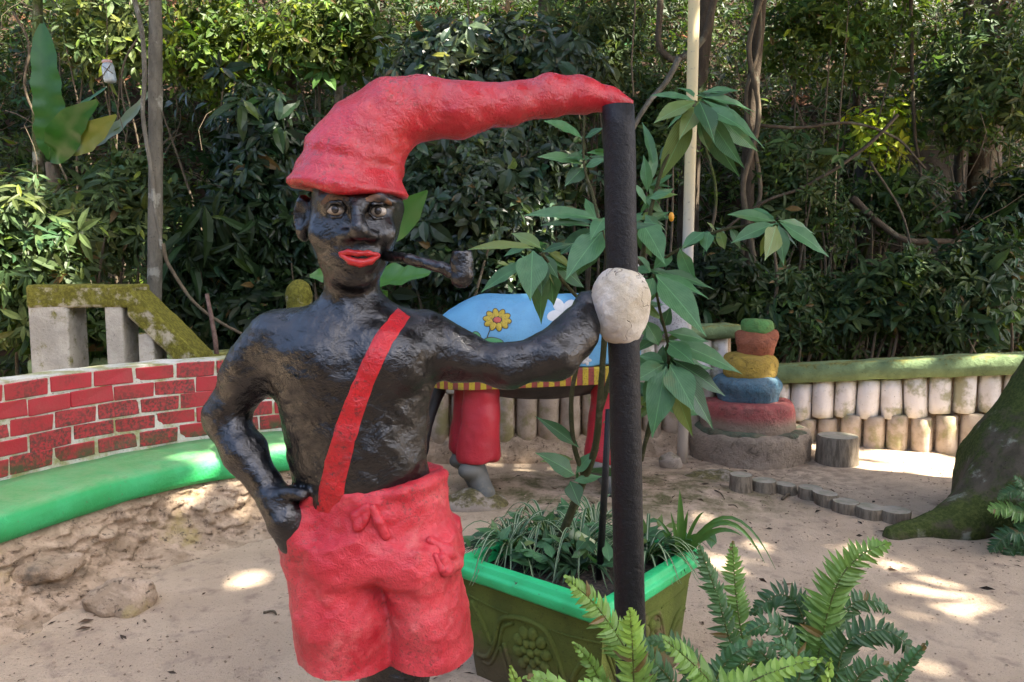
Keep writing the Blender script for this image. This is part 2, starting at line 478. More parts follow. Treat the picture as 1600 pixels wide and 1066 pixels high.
# cap
BRIM_L, BRIM_R = p(455, 291, DY-.03), p(633, 312, DY-.03)
def cap_f(X, Y, Z):
    pts = [p(546, 286, DY-.015), p(553, 252, DY-.012), p(574, 214, DY-.01), p(612, 180, DY), p(655, 170, DY+.01), p(718, 172, DY+.02), p(800, 162, DY+.045), p(860, 151, DY+.075), p(908, 149, DY+.09), p(952, 154, DY+.10), p(984, 160, DY+.10)]
    px_r = [84, 74, 62, 53, 47, 41, 31, 31, 27, 17, 6]
    d = chain(X, Y, Z, pts, [r * MPX for r in px_r], .018)
    # flared brim, tilted
    t = (X - BRIM_L[0]) / (BRIM_R[0] - BRIM_L[0])
    zb = BRIM_L[2] + t * (BRIM_R[2] - BRIM_L[2])
    c = (BRIM_L + BRIM_R) / 2
    q = Z - zb
    k = np.sqrt(((X - c[0]) / .131) ** 2 + ((Y - (DY-.018)) / .142) ** 2)
    fl = (k - 1) * .12 + np.maximum(q - .012, 0) * 1.15
    brim = np.maximum(fl, q - .075)
    d = smin(d, brim, .03)
    d = smax(d, zb + .004 * np.sin(X * 40) + .012 * ((X - c[0]) / .13) ** 2 - .010 - Z, .010)
    # pressed folds above the brim
    d = d + .0030 * np.sin(q * 150 + X * 22 + 2 * vnoise(X, Y, Z, 12, 5)) * np.exp(-((q - .055) / .035) ** 2)
    d = d + .0032 * fbm(X, Y, Z, 26, 4, 21) + .002 * vnoise(X, Y, Z, 9, 9)
    return d
cv, cf = sdf_mesh(cap_f, (-.56, 1.52, 1.60), (.33, 1.95, 1.98), .0062)
cap = obj('cap', (cv, cf), M_RED, STAT)

# shorts
def shorts_f(X, Y, Z):
    tab = [st(1075, 490, 745, .12), st(930, 458, 726, .145, DY-.005), st(880, 449, 719, .150, DY-.01), st(840, 452, 712, .146, DY-.008), st(800, 464, 704, .137), st(770, 473, 700, .132), st(735, 478, 698, .130), st(700, 478, 698, .130)]
    d = stations(X, Y, Z, tab)
    zsplit = p(600, 872)[2]
    l = stations(X, Y, Z, [st(1090, 486, 632, .125, DY), st(1057, 482, 630, .138, DY-.01), st(950, 459, 628, .145, DY-.01), st(890, 451, 622, .145), st(830, 458, 606, .138)])
    r = stations(X, Y, Z, [st(1090, 608, 746, .120, DY), st(1045, 610, 746, .132, DY), st(950, 604, 731, .142), st(890, 598, 721, .145), st(830, 600, 711, .138)])
    legs = smin(l, r, .012)
    d = smax(d, zsplit - Z, .05)
    d = smin(d, legs, .05)
    # waist edge: lower over the belly, rolled up at the far hip
    x0, x1, x2 = p(474, 768)[0], p(590, 780, DY-.12)[0], p(692, 735)[0]
    t = np.clip((X - x0) / (x2 - x0), -.1, 1.1)
    zt = p(474, 752)[2] + t * (p(692, 731)[2] - p(474, 752)[2]) - .016 * np.sin(np.clip(t, 0, 1) * math.pi) * (Y < DY + .02)
    d = smax(d, Z - zt, .018)
    roll = chain(X, Y, Z, [p(540, 776, DY-.118), p(625, 768, DY-.112), p(672, 753, DY-.06), p(690, 742, DY)], [.008, .013, .017, .018], .01)
    d = smin(d, roll, .014)
    # the pocket the hand goes into, pressed folds at the far pocket
    d = smin(d, chain(X, Y, Z, [p(486, 775, DY-.095), p(462, 815, DY-.075), p(447, 852, DY-.03)], [.010, .016, .013], .01), .02)
    zb = p(600, 1056)[2] + .010 * (X + .28) / .18
    d = smax(d, zb + .004 * vnoise(X, Y, Z, 18, 8) - Z, .010)
    d = smin(d, ell_sdf(X, Y, Z, p(470, 835, DY-.075), (.042, .055, .055), .5), .03)
    d = d + .0055 * fbm(X, Y, Z, 15, 3, 41) + .0018 * fbm(X, Y, Z, 60, 2, 44)
    return d
sv, sf = sdf_mesh(shorts_f, (-.56, 1.54, .60), (-.04, 1.93, 1.12), .0058)
shorts = obj('shorts', (sv, sf), M_SHORT, STAT)
SH_BVH = BVHTree.FromPolygons(sv.tolist(), sf.tolist())
def blob(name, pts, rads, mat, parent, k=.006, h=.0028, noise=.0012, bvh=None, lift=0.0, pix=True):
    q = [hit(a[0], a[1], bvh, lift)[0] for a in pts] if pix else [np.asarray(a) for a in pts]
    lo = np.min(q, 0) - max(rads) - .012; hi = np.max(q, 0) + max(rads) + .012
    f = lambda X, Y, Z: chain(X, Y, Z, q, rads, k) + noise * fbm(X, Y, Z, 60, 2, 5)
    return obj(name, sdf_mesh(f, lo, hi, h), mat, parent)
blob('bow_loop', [(572, 792), (556, 806), (560, 822), (570, 812), (578, 796)], [.008, .011, .012, .010, .008], M_SHORT, shorts, bvh=SH_BVH)
blob('bow_tail', [(582, 794), (592, 815), (603, 838)], [.009, .012, .010], M_SHORT, shorts, bvh=SH_BVH)
blob('pocket_flap', [(672, 845), (700, 862), (712, 880), (697, 890), (690, 872)], [.010, .016, .017, .015, .012], M_SHORT, shorts, bvh=SH_BVH)
blob('pocket_fold', [(680, 868), (690, 888), (704, 896)], [.007, .009, .008], M_SHORT, shorts, bvh=SH_BVH)

# red shoulder strap laid on the torso, front and back
def strap_strip(front=True):
    cl = [(631, 488, 25), (617, 507, 27), (600, 530, 29), (585, 560, 30), (572, 590, 31), (559, 622, 33), (547, 655, 35), (536, 690, 37), (527, 725, 38), (519, 760, 39), (514, 803, 40)]
    V, rows = [], 0
    cl = np.array(cl, float)
    tt = np.linspace(0, len(cl) - 1, 46)
    for k in tt:
        c = [np.interp(k, range(len(cl)), cl[:, i]) for i in range(3)]
        k2 = min(k + .3, len(cl) - 1); k1 = max(k - .3, 0)
        d = np.array([np.interp(k2, range(len(cl)), cl[:, i]) - np.interp(k1, range(len(cl)), cl[:, i]) for i in (0, 1)])
        d /= np.linalg.norm(d); nn = np.array([-d[1], d[0]])
        for s_ in np.linspace(-.5, .5, 9):
            jit = 1 + .10 * vnoise(k * 2.6, s_ * .5, 0, 1, 4)
            px, py = c[0] + nn[0] * c[2] * s_ * jit, c[1] + nn[1] * c[2] * s_ * jit
            if front: q, nrm = hit(px, py, None, .0022 if abs(s_) < .45 else .0006)
            else:
                a = P(px, py, DY)
                r = BODY_BVH.ray_cast(Vector((a[0], 3.0, a[2])), Vector((0, -1, 0)))
                q = np.array(r[0]) + np.array([0, .003, 0]) if r[0] is not None else a + np.array([0, .1, 0])
            V.append(q)
        rows += 1
        ys_ = [q_[1] for q_ in V[-9:]]
        if len(V) > 9 and rows < 12 and (max(ys_) - min(ys_) > .06 or (front and max(ys_) > DY + .02)):
            V = V[:-9]; rows -= 1
    return np.array(V).reshape(rows, 9, 3)
rf, rb = strap_strip(True), strap_strip(False)
rb = rb[(rb[:, :, 1].min(1) > DY - .02) & (rb[:, :, 2].max(1) < rf[0, :, 2].min() + .004)]
rows_ = np.concatenate([rb[::-1], rf]); n_r = len(rows_)
strap = obj('strap', (rows_.reshape(-1, 3), np.array([[i*9 + j, (i+1)*9 + j, (i+1)*9 + j + 1, i*9 + j + 1] for i in range(n_r - 1) for j in range(8)])), M_STRAP, STAT)

# face
for (ex, ey), rr in (((525, 328), 15), ((590, 330), 14)):
    q, nrm = hit(ex, ey)
    n_ = norm(np.array([nrm[0] * .4, -1, 0]))
    c = q - n_ * .002
    f = lambda X, Y, Z, c=c, rr=rr: ell_sdf(X, Y, Z, c, (rr * MPX * .95, .013, 8.4 * MPX))
    ew = obj('eye', sdf_mesh(f, c - .03, c + .03, .0022), M_EYEW, STAT)
    ci = c + n_ * .0112
    f = lambda X, Y, Z, c=ci: ell_sdf(X, Y, Z, c, (5.6 * MPX, .0050, 5.8 * MPX))
    ir = obj('iris', sdf_mesh(f, ci - .018, ci + .018, .0016), M_IRIS, ew)
    # lids
    blob('eyelid', [(ex - rr, ey + 1), (ex - rr * .5, ey - 11), (ex + rr * .4, ey - 11.5), (ex + rr, ey)], [.0022, .0034, .0034, .0022], M_BLACK, STAT, lift=.003, h=.0024)
    blob('eyelid', [(ex - rr, ey + 2), (ex - rr * .3, ey + 12), (ex + rr * .5, ey + 11), (ex + rr, ey + 1)], [.0018, .0028, .0028, .0018], M_BLACK, STAT, lift=.001, h=.0024)
def patch(name, pts, halfw, mat, parent):
    V = []; tt = np.linspace(0, len(pts) - 1, 16); pts = np.array(pts, float)
    for k in tt:
        c = [np.interp(k, range(len(pts)), pts[:, i]) for i in range(2)]
        e = math.sin(math.pi * (k / (len(pts) - 1) * .9 + .05)) ** .5
        for s_ in np.linspace(-1, 1, 7):
            V.append(hit(c[0] + vnoise(k, s_, 0, 2, 3) * 1.5, c[1] + s_ * halfw * e + vnoise(k, s_, 5, 2, 3) * 1.5, None, .0015)[0])
    Fc = np.array([[i*7 + j, (i+1)*7 + j, (i+1)*7 + j + 1, i*7 + j + 1] for i in range(15) for j in range(6)])
    return obj(name, (np.array(V), Fc), mat, parent)
patch('eyebrow', [(502, 318), (512, 310), (528, 306), (545, 312)], 6, M_BROW, STAT)
patch('eyebrow', [(572, 312), (585, 309), (600, 311), (612, 320)], 6, M_BROW, STAT)
lips = blob('lips', [(531, 396), (545, 394), (559, 396), (575, 396), (592, 398)], [.0035, .0062, .0062, .0062, .0035], M_LIP, STAT, lift=.001)
blob('lower_lip', [(533, 399), (548, 408), (563, 411), (579, 408), (592, 400)], [.0035, .0075, .0085, .0075, .0035], M_LIP, lips, lift=.001)
# tobacco pipe
pq = [hit(600, 399)[0] + np.array([0, .01, 0]), p(640, 405, DY-.155), p(690, 418, DY-.185), p(716, 432, DY-.195)]
f = lambda X, Y, Z: chain(X, Y, Z, pq, [.013, .0105, .0115, .014], .006) + .0022 * fbm(X, Y, Z, 55, 3, 7)
pipe = obj('pipe', sdf_mesh(f, np.min(pq, 0) - .03, np.max(pq, 0) + .03, .003), M_BLACK, STAT)
b0, b1 = p(722, 432, DY-.197), p(722, 396, DY-.197)
def bowl_f(X, Y, Z):
    d = cone_sdf(X, Y, Z, b0, b1, .0245, .0215)
    d = smax(d, Z - (b1[2] + .006), .004)
    d = smax(d, -cone_sdf(X, Y, Z, b1 - np.array([0, 0, .022]), b1 + np.array([0, 0, .03]), .013, .0145), .003)
    return d + .0026 * fbm(X, Y, Z, 48, 3, 17)
obj('pipe_bowl', sdf_mesh(bowl_f, b0 - .05, b1 + .05, .003), M_BLACK, pipe)
# plastered fist round the pole
fc = p(969, 474, DY+.06)
def fist_f(X, Y, Z):
    d = ell_sdf(X, Y, Z, fc + np.array([0, 0, .010]), (.069, .085, .082))
    d = smin(d, ell_sdf(X, Y, Z, fc - np.array([-.002, 0, .038]), (.054, .070, .060)), .03)
    d = d + .006 * vnoise(X, Y, Z, 17, 13) + .0025 * fbm(X, Y, Z, 45, 3, 33)
    return d
obj('fist', sdf_mesh(fist_f, fc - .12, fc + .12, .0045), M_PLASTER, STAT, label='crumbling whitewashed fist wrapped round the black pole')
# round foot plinth
M_CONC = painted('raw_concrete', (0.30, 0.26, 0.21), (0.22, 0.19, 0.155), (0.13, 0.13, 0.075), .55, .75, .9, 35, .6, .01)
f = lambda X, Y, Z: smax(np.sqrt((X + .27) ** 2 + (Y - DY + .03) ** 2) - .24, np.abs(Z - .01) - .05, .02) + .004 * fbm(X, Y, Z, 14, 3, 2)
obj('plinth', sdf_mesh(f, (-.6, 1.4, -.08), (.06, 2.06, .1), .015), M_CONC, STAT)

# black pole, capped by the cap's tip
a, b_ = p(966, 166, DY+.06), P(985, 1000, DY+.045)
low = a + (b_ - a) * ((-.05 - a[2]) / (b_[2] - a[2]))
pts = [a + (low - a) * t for t in np.linspace(0, 1, 40)]
POLE = obj('black_pole', tube(pts, 24.6 * (DY+.06) / F, 28, 0.03, True, 5), M_POLE)
tag(POLE, 'tall black painted wooden pole gripped by the statue\'s white fist', 'pole')
# ------------------------------------------------------------------ ground
def hill_start(x):
    return np.interp(x, [-30, -6, -3, 0, 3, 8, 30], [5.0, 6.2, 6.9, 7.3, 7.6, 7.4, 6.6])
def ground_z(x, y):
    x = np.asarray(x, float); y = np.asarray(y, float)
    z = .014 * fbm(x, y, 0, 1.6, 3, 2) + .009 * fbm(x, y, 0, 6, 3, 9)
    d = np.maximum(y - hill_start(x), 0)
    z = z + np.where(d > 0, .16 * np.minimum(d, 1.2) ** 2 + np.maximum(d - 1.2, 0) * .92 - np.maximum(d - 12, 0) * .75, 0) * (1 + .0 * x)
    z = z + np.clip(d / 2, 0, 1) * .35 * fbm(x, y, 0, .7, 3, 5)
    # mossy mound under the ox
    m = np.exp(-(((x - .62) / .95) ** 2 + ((y - 4.9) / .55) ** 2) ** 2)
    z = z + .055 * m * (1 + .5 * vnoise(x, y, 0, 3, 3))
    # soft hollows trodden into the sand
    z = z - .02 * np.exp(-(((x - 2.2) / 1.4) ** 2 + ((y - 3.6) / .9) ** 2))
    return z
def axis(a, b, fine0, fine1, h, grow=1.18):
    c = list(np.arange(fine0, fine1 + 1e-6, h)); s = h; v = fine1
    while v < b: s *= grow; v += s; c.append(v)
    s = h; v = fine0
    while v > a: s *= grow; v -= s; c.insert(0, v)
    return np.array(c)
gx = axis(-70, 70, -3.6, 4.6, .035); gy = axis(-40, 90, 2.4, 7.6, .035)
X, Y = np.meshgrid(gx, gy, indexing='ij'); Z = ground_z(X, Y)
nx, ny = X.shape
I = np.arange(nx * ny).reshape(nx, ny)
gf = np.stack([I[:-1, :-1], I[1:, :-1], I[1:, 1:], I[:-1, 1:]], -1).reshape(-1, 4)
soil = np.maximum(np.clip((Y - hill_start(X) + .15) / .5, 0, 1), np.clip((-.6 - Y + .5 * fbm(X, Y, 0, .8, 2, 4)) / .8, 0, 1))  # dark soil behind the camera is added to stop bright sand reflecting
mossm = np.clip(np.exp(-(((X - .75) / 1.15) ** 2 + ((Y - 5.0) / .62) ** 2) ** 2) * 1.2, 0, 1)
rubble = np.clip(np.exp(-(((X - 1.75) / .9) ** 2 + ((Y - 5.55) / .55) ** 2)), 0, 1)
gcol = np.stack([soil, mossm, rubble], -1).reshape(-1, 3)
b = NB('sandy_ground')
at = b.n('SeparateColor'); b.t.links.new(b.attr('col').outputs['Color'], at.inputs[0])
n1 = b.noise(2.2, 5); n2 = b.noise(34, 6, .7); n3 = b.noise(120, 4, .7); n4 = b.noise(9, 5, .6)
c = b.mix(b.ramp(n1, .35, .65), (0.65, 0.50, 0.350), (0.55, 0.415, 0.285))
c = b.mix(b.ramp(n4, .5, .75), c, (0.36, 0.26, 0.19))
c = b.mix(b.ramp(n3, .58, .70), c, (0.24, 0.175, 0.13))
c = b.mix(b.ramp(b.noise(210, 2), .70, .76), c, (0.09, 0.06, 0.045))
ms = b.math('MULTIPLY', at.outputs[1], b.ramp(b.noise(5, 5, .65), .36, .62))
c = b.mix(ms, c, b.mix(b.ramp(n2, .4, .6), (0.115, 0.115, 0.040), (0.21, 0.175, 0.095)))
c = b.mix(b.math('MULTIPLY', at.outputs[2], b.ramp(b.noise(11, 5, .65), .4, .6)), c, (0.27, 0.20, 0.14))
so = b.mix(b.ramp(b.noise(3, 5), .4, .6), (0.028, 0.020, 0.013), (0.075, 0.045, 0.028))
so = b.mix(b.ramp(b.noise(1.1, 4), .60, .70), so, (0.24, 0.095, 0.045))
c = b.mix(at.outputs[0], c, so)
h = b.math('ADD', b.math('MULTIPLY', n2, .7), b.math('MULTIPLY', n3, .6))
M_GROUND = b.done(c, .93, b.bump(h, .9, .03), spec=.2)
obj('ground', (np.stack([X, Y, Z], -1).reshape(-1, 3), gf), M_GROUND, col=gcol, kind='structure')
def on_ground(px, py):
    q = G(px, py, 0.0)
    for _ in range(6): q = G(px, py, float(ground_z(q[0], q[1])))
    return q

# ------------------------------------------------------------------ structure materials
def mat_brick():
    b = NB('red_painted_brick'); r = b.rand()
    off = b.n('Combine' + 'XYZ'); 
    n1 = b.noise(14, 6, .7, .3); n2 = b.noise(60, 4, .65); lowf = b.noise(3.0, 4)
    c = b.mix(b.ramp(r, 0, 1), (0.36, 0.014, 0.024), (0.44, 0.022, 0.032))
    c = b.mix(b.ramp(n1, .30, .75), c, (0.30, 0.030, 0.030))
    k = b.math('MULTIPLY', b.math('MULTIPLY', b.ramp(n2, .38, .62), .92), b.ramp(b.math('ADD', lowf, b.math('MULTIPLY', r, .30)), .48, .74))
    c = b.mix(k, c, (0.055, 0.026, 0.018))
    g = b.math('MULTIPLY', b.ramp(b.sep(b.co)[2], .50, .56, True), b.ramp(n1, .35, .6))
    c = b.mix(g, c, (0.055, 0.058, 0.020))
    return b.done(c, .55, b.bump(b.math('ADD', n2, n1), .35, .006))
M_BRICK = mat_brick()
def mat_mortar():
    b = NB('white_painted_mortar'); n1 = b.noise(7, 6, .65, .3); n2 = b.noise(70, 4, .7)
    c = b.mix(b.ramp(n1, .42, .66), (0.54, 0.53, 0.46), (0.28, 0.28, 0.12))
    c = b.mix(b.ramp(n2, .55, .72), c, (0.20, 0.18, 0.12))
    return b.done(c, .85, b.bump(n2, .8, .008), spec=.25)
M_MORTAR = mat_mortar()
def mat_green():
    b = NB('green_bench_paint'); n1 = b.noise(5, 5); n2 = b.noise(60, 4, .6); n3 = b.noise(13, 6, .7)
    c = b.mix(b.ramp(n1, .35, .65), (0.030, 0.36, 0.115), (0.020, 0.30, 0.075))
    up = b.ramp(b.sep(b.geo.outputs['Normal'])[2], .55, .95)
    dust = b.math('MULTIPLY', up, b.math('ADD', b.math('MULTIPLY', b.ramp(n3, .3, .7), .35), .22))
    c = b.mix(dust, c, (0.27, 0.36, 0.18))
    c = b.mix(b.math('MULTIPLY', b.ramp(b.noise(26, 6, .75), .60, .70), .6), c, (0.10, 0.13, 0.05))
    return b.done(c, .55, b.bump(b.math('ADD', n2, b.math('MULTIPLY', n3, 1.2)), .6, .008))
M_GREEN = mat_green()
def mat_earth():
    b = NB('crumbling_earth_render'); n1 = b.noise(6.5, 6, .7, .6); n2 = b.noise(30, 6, .72); n3 = b.noise(110, 3)
    c = b.mix(b.ramp(n1, .40, .60), (0.32, 0.235, 0.155), (0.50, 0.375, 0.26))
    c = b.mix(b.ramp(b.noise(6, 5, .6), .58, .72), c, (0.15, 0.125, 0.095))
    c = b.mix(b.ramp(b.noise(3.2, 4, .6), .60, .72), c, (0.36, 0.28, 0.13))
    c = b.mix(b.ramp(n2, .54, .68), c, (0.12, 0.085, 0.06))
    c = b.mix(b.ramp(b.noise(19, 5, .7, .5), .60, .68), c, (0.09, 0.07, 0.05))
    return b.done(c, .95, b.bump(b.math('ADD', n2, b.math('MULTIPLY', n3, .4)), .9, .02), spec=.15)
M_EARTH = mat_earth()
def mat_mossconc(name, moss=.5, base=(0.40, 0.37, 0.30), mosscol=(0.155, 0.145, 0.022)):
    b = NB(name); n1 = b.noise(6, 6, .65, .3); n2 = b.noise(45, 5, .7)
    c = b.mix(b.ramp(n1, .35, .65), base, tuple(v * .7 for v in base))
    c = b.mix(b.ramp(n2, .58, .75), c, tuple(v * .3 for v in base))
    up = b.math('MULTIPLY', b.ramp(b.sep(b.geo.outputs['Normal'])[2], -.35, .8), .30)
    m = b.ramp(b.math('ADD', up, b.noise(9, 6, .7)), .78 - moss * .4, .95 - moss * .4)
    c = b.mix(m, c, b.mix(b.ramp(n2, .4, .6), mosscol, tuple(v * .55 for v in mosscol)))
    return b.done(c, .92, b.bump(b.math('ADD', n2, n1), .8, .012), spec=.2)
M_RAIL = mat_mossconc('mossy_concrete', .92, (0.40, 0.36, 0.26))
M_POST = mat_mossconc('stained_concrete', .46, (0.42, 0.39, 0.32))
M_MOSSPOST = mat_mossconc('moss_covered_concrete', 1.0)
M_WALLGREEN = mat_mossconc('green_wall_cap_paint', .12, (0.21, 0.29, 0.135), (0.25, 0.24, 0.07))
def mat_stub(name, low):
    b = NB(name); n1 = b.noise(8, 5, .6); n2 = b.noise(55, 5, .7); r = b.rand()
    tz = b.sep(b.tc.outputs['Object'])[2]
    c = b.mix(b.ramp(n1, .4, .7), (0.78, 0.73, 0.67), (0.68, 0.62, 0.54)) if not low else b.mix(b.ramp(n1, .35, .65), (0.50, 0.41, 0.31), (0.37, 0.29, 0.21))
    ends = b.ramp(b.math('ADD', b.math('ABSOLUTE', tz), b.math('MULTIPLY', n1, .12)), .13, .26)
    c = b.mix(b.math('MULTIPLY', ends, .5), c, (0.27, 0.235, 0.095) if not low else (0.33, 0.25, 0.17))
    g = b.ramp(b.math('ADD', b.noise(4, 5, .65), b.math('MULTIPLY', r, .1)), .56, .70)
    c = b.mix(b.math('MULTIPLY', g, .75), c, (0.26, 0.25, 0.10))
    c = b.mix(b.ramp(n2, .60, .76), c, (0.17, 0.14, 0.10))
    return b.done(c, .8, b.bump(b.math('ADD', n2, n1), .6, .008), spec=.3)
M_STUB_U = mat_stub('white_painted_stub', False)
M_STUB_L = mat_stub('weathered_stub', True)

# ------------------------------------------------------------------ brick backed bench, curving away on the left
bp = catmull([G(-420, 868, .46), G(-180, 800, .46), G(0, 752, .46), G(140, 718, .46), G(280, 692, .46), G(430, 674, .46), G(560, 666, .46), G(655, 668, .46)], 24)
bp[:, 2] = 0
seg = np.linalg.norm(np.diff(bp, axis=0), axis=1); arc = np.concatenate([[0], np.cumsum(seg)])
def bench_at(s):
    q = np.array([np.interp(s, arc, bp[:, i]) for i in range(3)])
    e = .03
    t = norm(np.array([np.interp(s + e, arc, bp[:, i]) - np.interp(s - e, arc, bp[:, i]) for i in range(3)]))
    return q, t, np.array([t[1], -t[0], 0])       # towards the camera
WT = .945
BENCH = thing('brick_bench', 'curved bench with bright green seat and red brick back', 'bench', (float(bp[60, 0]), float(bp[60, 1]), 0))
wall_core = sweep(bp, [(0, .40), (0, WT), (-.16, WT + .004), (-.16, -.05), (-.1, -.05), (-.1, .40)])
wv = wall_core[0]; wv = wv + .004 * np.stack([fbm(wv[:, 0], wv[:, 1], wv[:, 2], 9, 2, i) for i in range(3)], 1)
mort = obj('mortar_wall', (wv, wall_core[1]), M_MORTAR, BENCH, smooth=False)
BL, BH, JT = .226, .0835, .0095
meshes = []
for k in range(5):
    v, f = box((-BL/2, -.02, -BH/2), (BL/2, .02, BH/2))
    v = v + rng.normal(0, .003, v.shape)
    me = make_mesh('brick', v, f, False); bbox_bev(me, .0045, 1); me.materials.append(M_BRICK); meshes.append(me)
z = WT - .008 - BH / 2; row = 0
while z > .44:
    s = .02 + (BL + JT) * (.5 if row % 2 else 1.0) + rng.normal(0, .006)
    while s < arc[-1] - .10:
        q, t, nn = bench_at(s)
        sx = 1 + rng.normal(0, .02); sz = 1 + rng.normal(0, .035)
        M = frame(q + nn * (-.013 + rng.normal(0, .0012)) + np.array([0, 0, z + rng.normal(0, .0025)]), t, (rng.normal(0, .012), 0, 1))
        M = M @ Matrix.Rotation(rng.normal(0, .012), 4, 'Y') @ Matrix.Diagonal((sx, 1, sz, 1))
        inst('brick', meshes[rng.integers(5)], M, BENCH)
        s += (BL + JT) * (1 + rng.normal(0, .01))
    z -= BH + JT; row += 1
# seat: a rounded green slab swept along the wall, its front edge sagging a little
prof = [(-.02, .462), (.10, .460), (.27, .452), (.37, .440), (.415, .420), (.432, .385), (.430, .335), (.418, .305), (.37, .30), (-.02, .30)]
sp_v, sp_f = sweep(bp[::2], prof)
m_ = len(prof)
nz = .012 * fbm(sp_v[:, 0], sp_v[:, 1], sp_v[:, 2], 3.0, 3, 17)
sp_v[:, 2] += nz * .6
seat = obj('seat', (sp_v, sp_f), M_GREEN, BENCH)
# base: earth and rubble render bulging to the ground
prof_b = [(.32, .315), (.375, .305), (.39, .28), (.395, .24), (.41, .19), (.44, .13), (.50, .07), (.60, .02), (.80, -.03), (.80, -.10), (.0, -.10), (.0, .315)]
pb = np.array(prof_b); tt = np.linspace(0, 8, 44)
dens = np.stack([np.interp(tt, range(9), pb[:9, i]) for i in (0, 1)], 1)
pd = np.vstack([dens, pb[9:]])
ps = np.linspace(0, arc[-1] + 0.0, 260)
pathd = np.array([bench_at(s)[0] for s in ps])
ev, ef = sweep(pathd, pd)
k = fbm(ev[:, 0], ev[:, 1], ev[:, 2], 4.2, 4, 23); k2 = fbm(ev[:, 0], ev[:, 1], ev[:, 2] * 1.6, 13, 3, 29); k3 = fbm(ev[:, 0], ev[:, 1], ev[:, 2] * 2, 28, 2, 37)
tn = norm(np.gradient(pathd, axis=0)); nn = np.stack([tn[:, 1], -tn[:, 0], np.zeros(len(tn))], 1)
nn = np.repeat(nn[:, None, :], len(pd), 1).reshape(-1, 3)
amp = np.clip((.315 - ev[:, 2]) / .08, 0, 1) * np.clip((ev[:, 2] + .06) / .08, 0.15, 1)
ev = ev + nn * (amp * (.062 * k + .050 * np.abs(k2) + .016 * k3))[:, None]
obj('base', (ev, ef), M_EARTH, BENCH)

# rubble stones showing in the bench base
def rock_geo(c, r, seed, h=None, n=.22):
    r = np.asarray(r, float); h = h or float(r.min()) / 7
    f = lambda X, Y, Z: ell_sdf(X, Y, Z, c, r) + float(r.min()) * n * fbm(X - c[0], Y - c[1], Z - c[2], .7 / float(r.min()), 3, seed)
    return sdf_mesh(f, np.asarray(c) - r * 1.45, np.asarray(c) + r * 1.45, h)
M_ROCK = mat_mossconc('pale_rock', .22, (0.36, 0.30, 0.235), (0.14, 0.12, 0.05))
q = G(45, 905, .13)
tag(obj('rock', rock_geo(q + np.array([0, .12, .02]), (.17, .14, .06), 3, n=.4), M_EARTH), 'flat pale stone jutting from the earth below the green seat', 'rock', 'stones')
q = G(165, 962, .0)
tag(obj('rock', rock_geo(q + np.array([0, .10, .02]), (.16, .12, .08), 8, n=.4), M_EARTH), 'rounded earth covered stone at the foot of the bench', 'rock', 'stones')

# ------------------------------------------------------------------ mossy concrete stair rail behind the bench
RY = 5.1
RAIL = thing('concrete_stair_rail', 'old mossy concrete stair rail with slanting end behind brick bench', 'railing', tuple(P(110, 600, RY + .1) * np.array([1, 1, 0])))
def slab(pa, pb_, th, d0, d1, n=10):
    """bar from pa to pb_ (front top edge points), thickness th downwards, depth range."""
    pa, pb_ = np.asarray(pa), np.asarray(pb_)
    t = np.linspace(0, 1, n)[:, None]; top = pa + (pb_ - pa) * t
    V = []
    for q in top:
        V += [q + [0, d0, 0], q + [0, d1, .0], q + [0, d1, -th], q + [0, d0, -th]]
    V = np.array(V); Fc = []
    for i in range(n - 1):
        for j in range(4):
            a, b2 = i*4 + j, i*4 + (j+1) % 4
            Fc.append([a, b2, b2 + 4, a + 4])
    return V, [np.array(Fc), np.array([3, 2, 1, 0]), np.arange(4) + (n-1)*4]
def rough(geo, amp=.006, s=9, seed=1):
    v = np.asarray(geo[0], float)
    return v + amp * np.stack([fbm(v[:, 0], v[:, 1], v[:, 2], s, 3, seed + i) for i in range(3)], 1), geo[1]
def soft(o, w=.012, sub=2):
    m = o.modifiers.new('bevel', 'BEVEL'); m.width = w; m.segments = sub
    return o
hz = (P(38, 440, RY)[2] + P(205, 450, RY)[2]) / 2
A0, A1 = P(38, 441, RY), P(207, 452, RY); A0[2] = hz; A1[2] = hz
soft(obj('handrail', rough(slab(A0, A1, .155, 0, .26, 14), .007), M_RAIL, RAIL, smooth=False), .02)
B1 = P(312, 556, RY); 
soft(obj('sloping_rail', rough(slab(A1 + [-.05, -.004, .003], B1, .21, 0, .264, 14), .007, 9, 4), M_RAIL, RAIL, smooth=False), .02)
for (l, r, d0, d1, y1) in ((42, 104, .012, .25, .3), (162, 190, .014, .24, .3), (212, 236, .02, .23, .3)):
    a_, c_ = P(l, 500, RY), P(r, 500, RY)
    top = hz - .12 if l < 200 else P(230, 520, RY)[2]
    g = rough(box((a_[0], RY + d0, y1), (c_[0], RY + d1, top)), .005, 8, l)
    soft(obj('post', g, M_POST, RAIL, smooth=False), .012)
e0 = P(262, 556, RY)
soft(obj('end_block', rough(box((e0[0], RY - .02, .3), (P(335, 556, RY)[0], RY + .28, P(300, 560, RY)[2])), .012, 8, 77), M_RAIL, RAIL, smooth=False), .02)
soft(obj('stair_base', rough(box((P(30, 600, RY)[0], RY - .01, -.1), (P(330, 600, RY)[0], RY + .30, .32)), .008, 5, 7), M_POST, RAIL, smooth=False), .012)

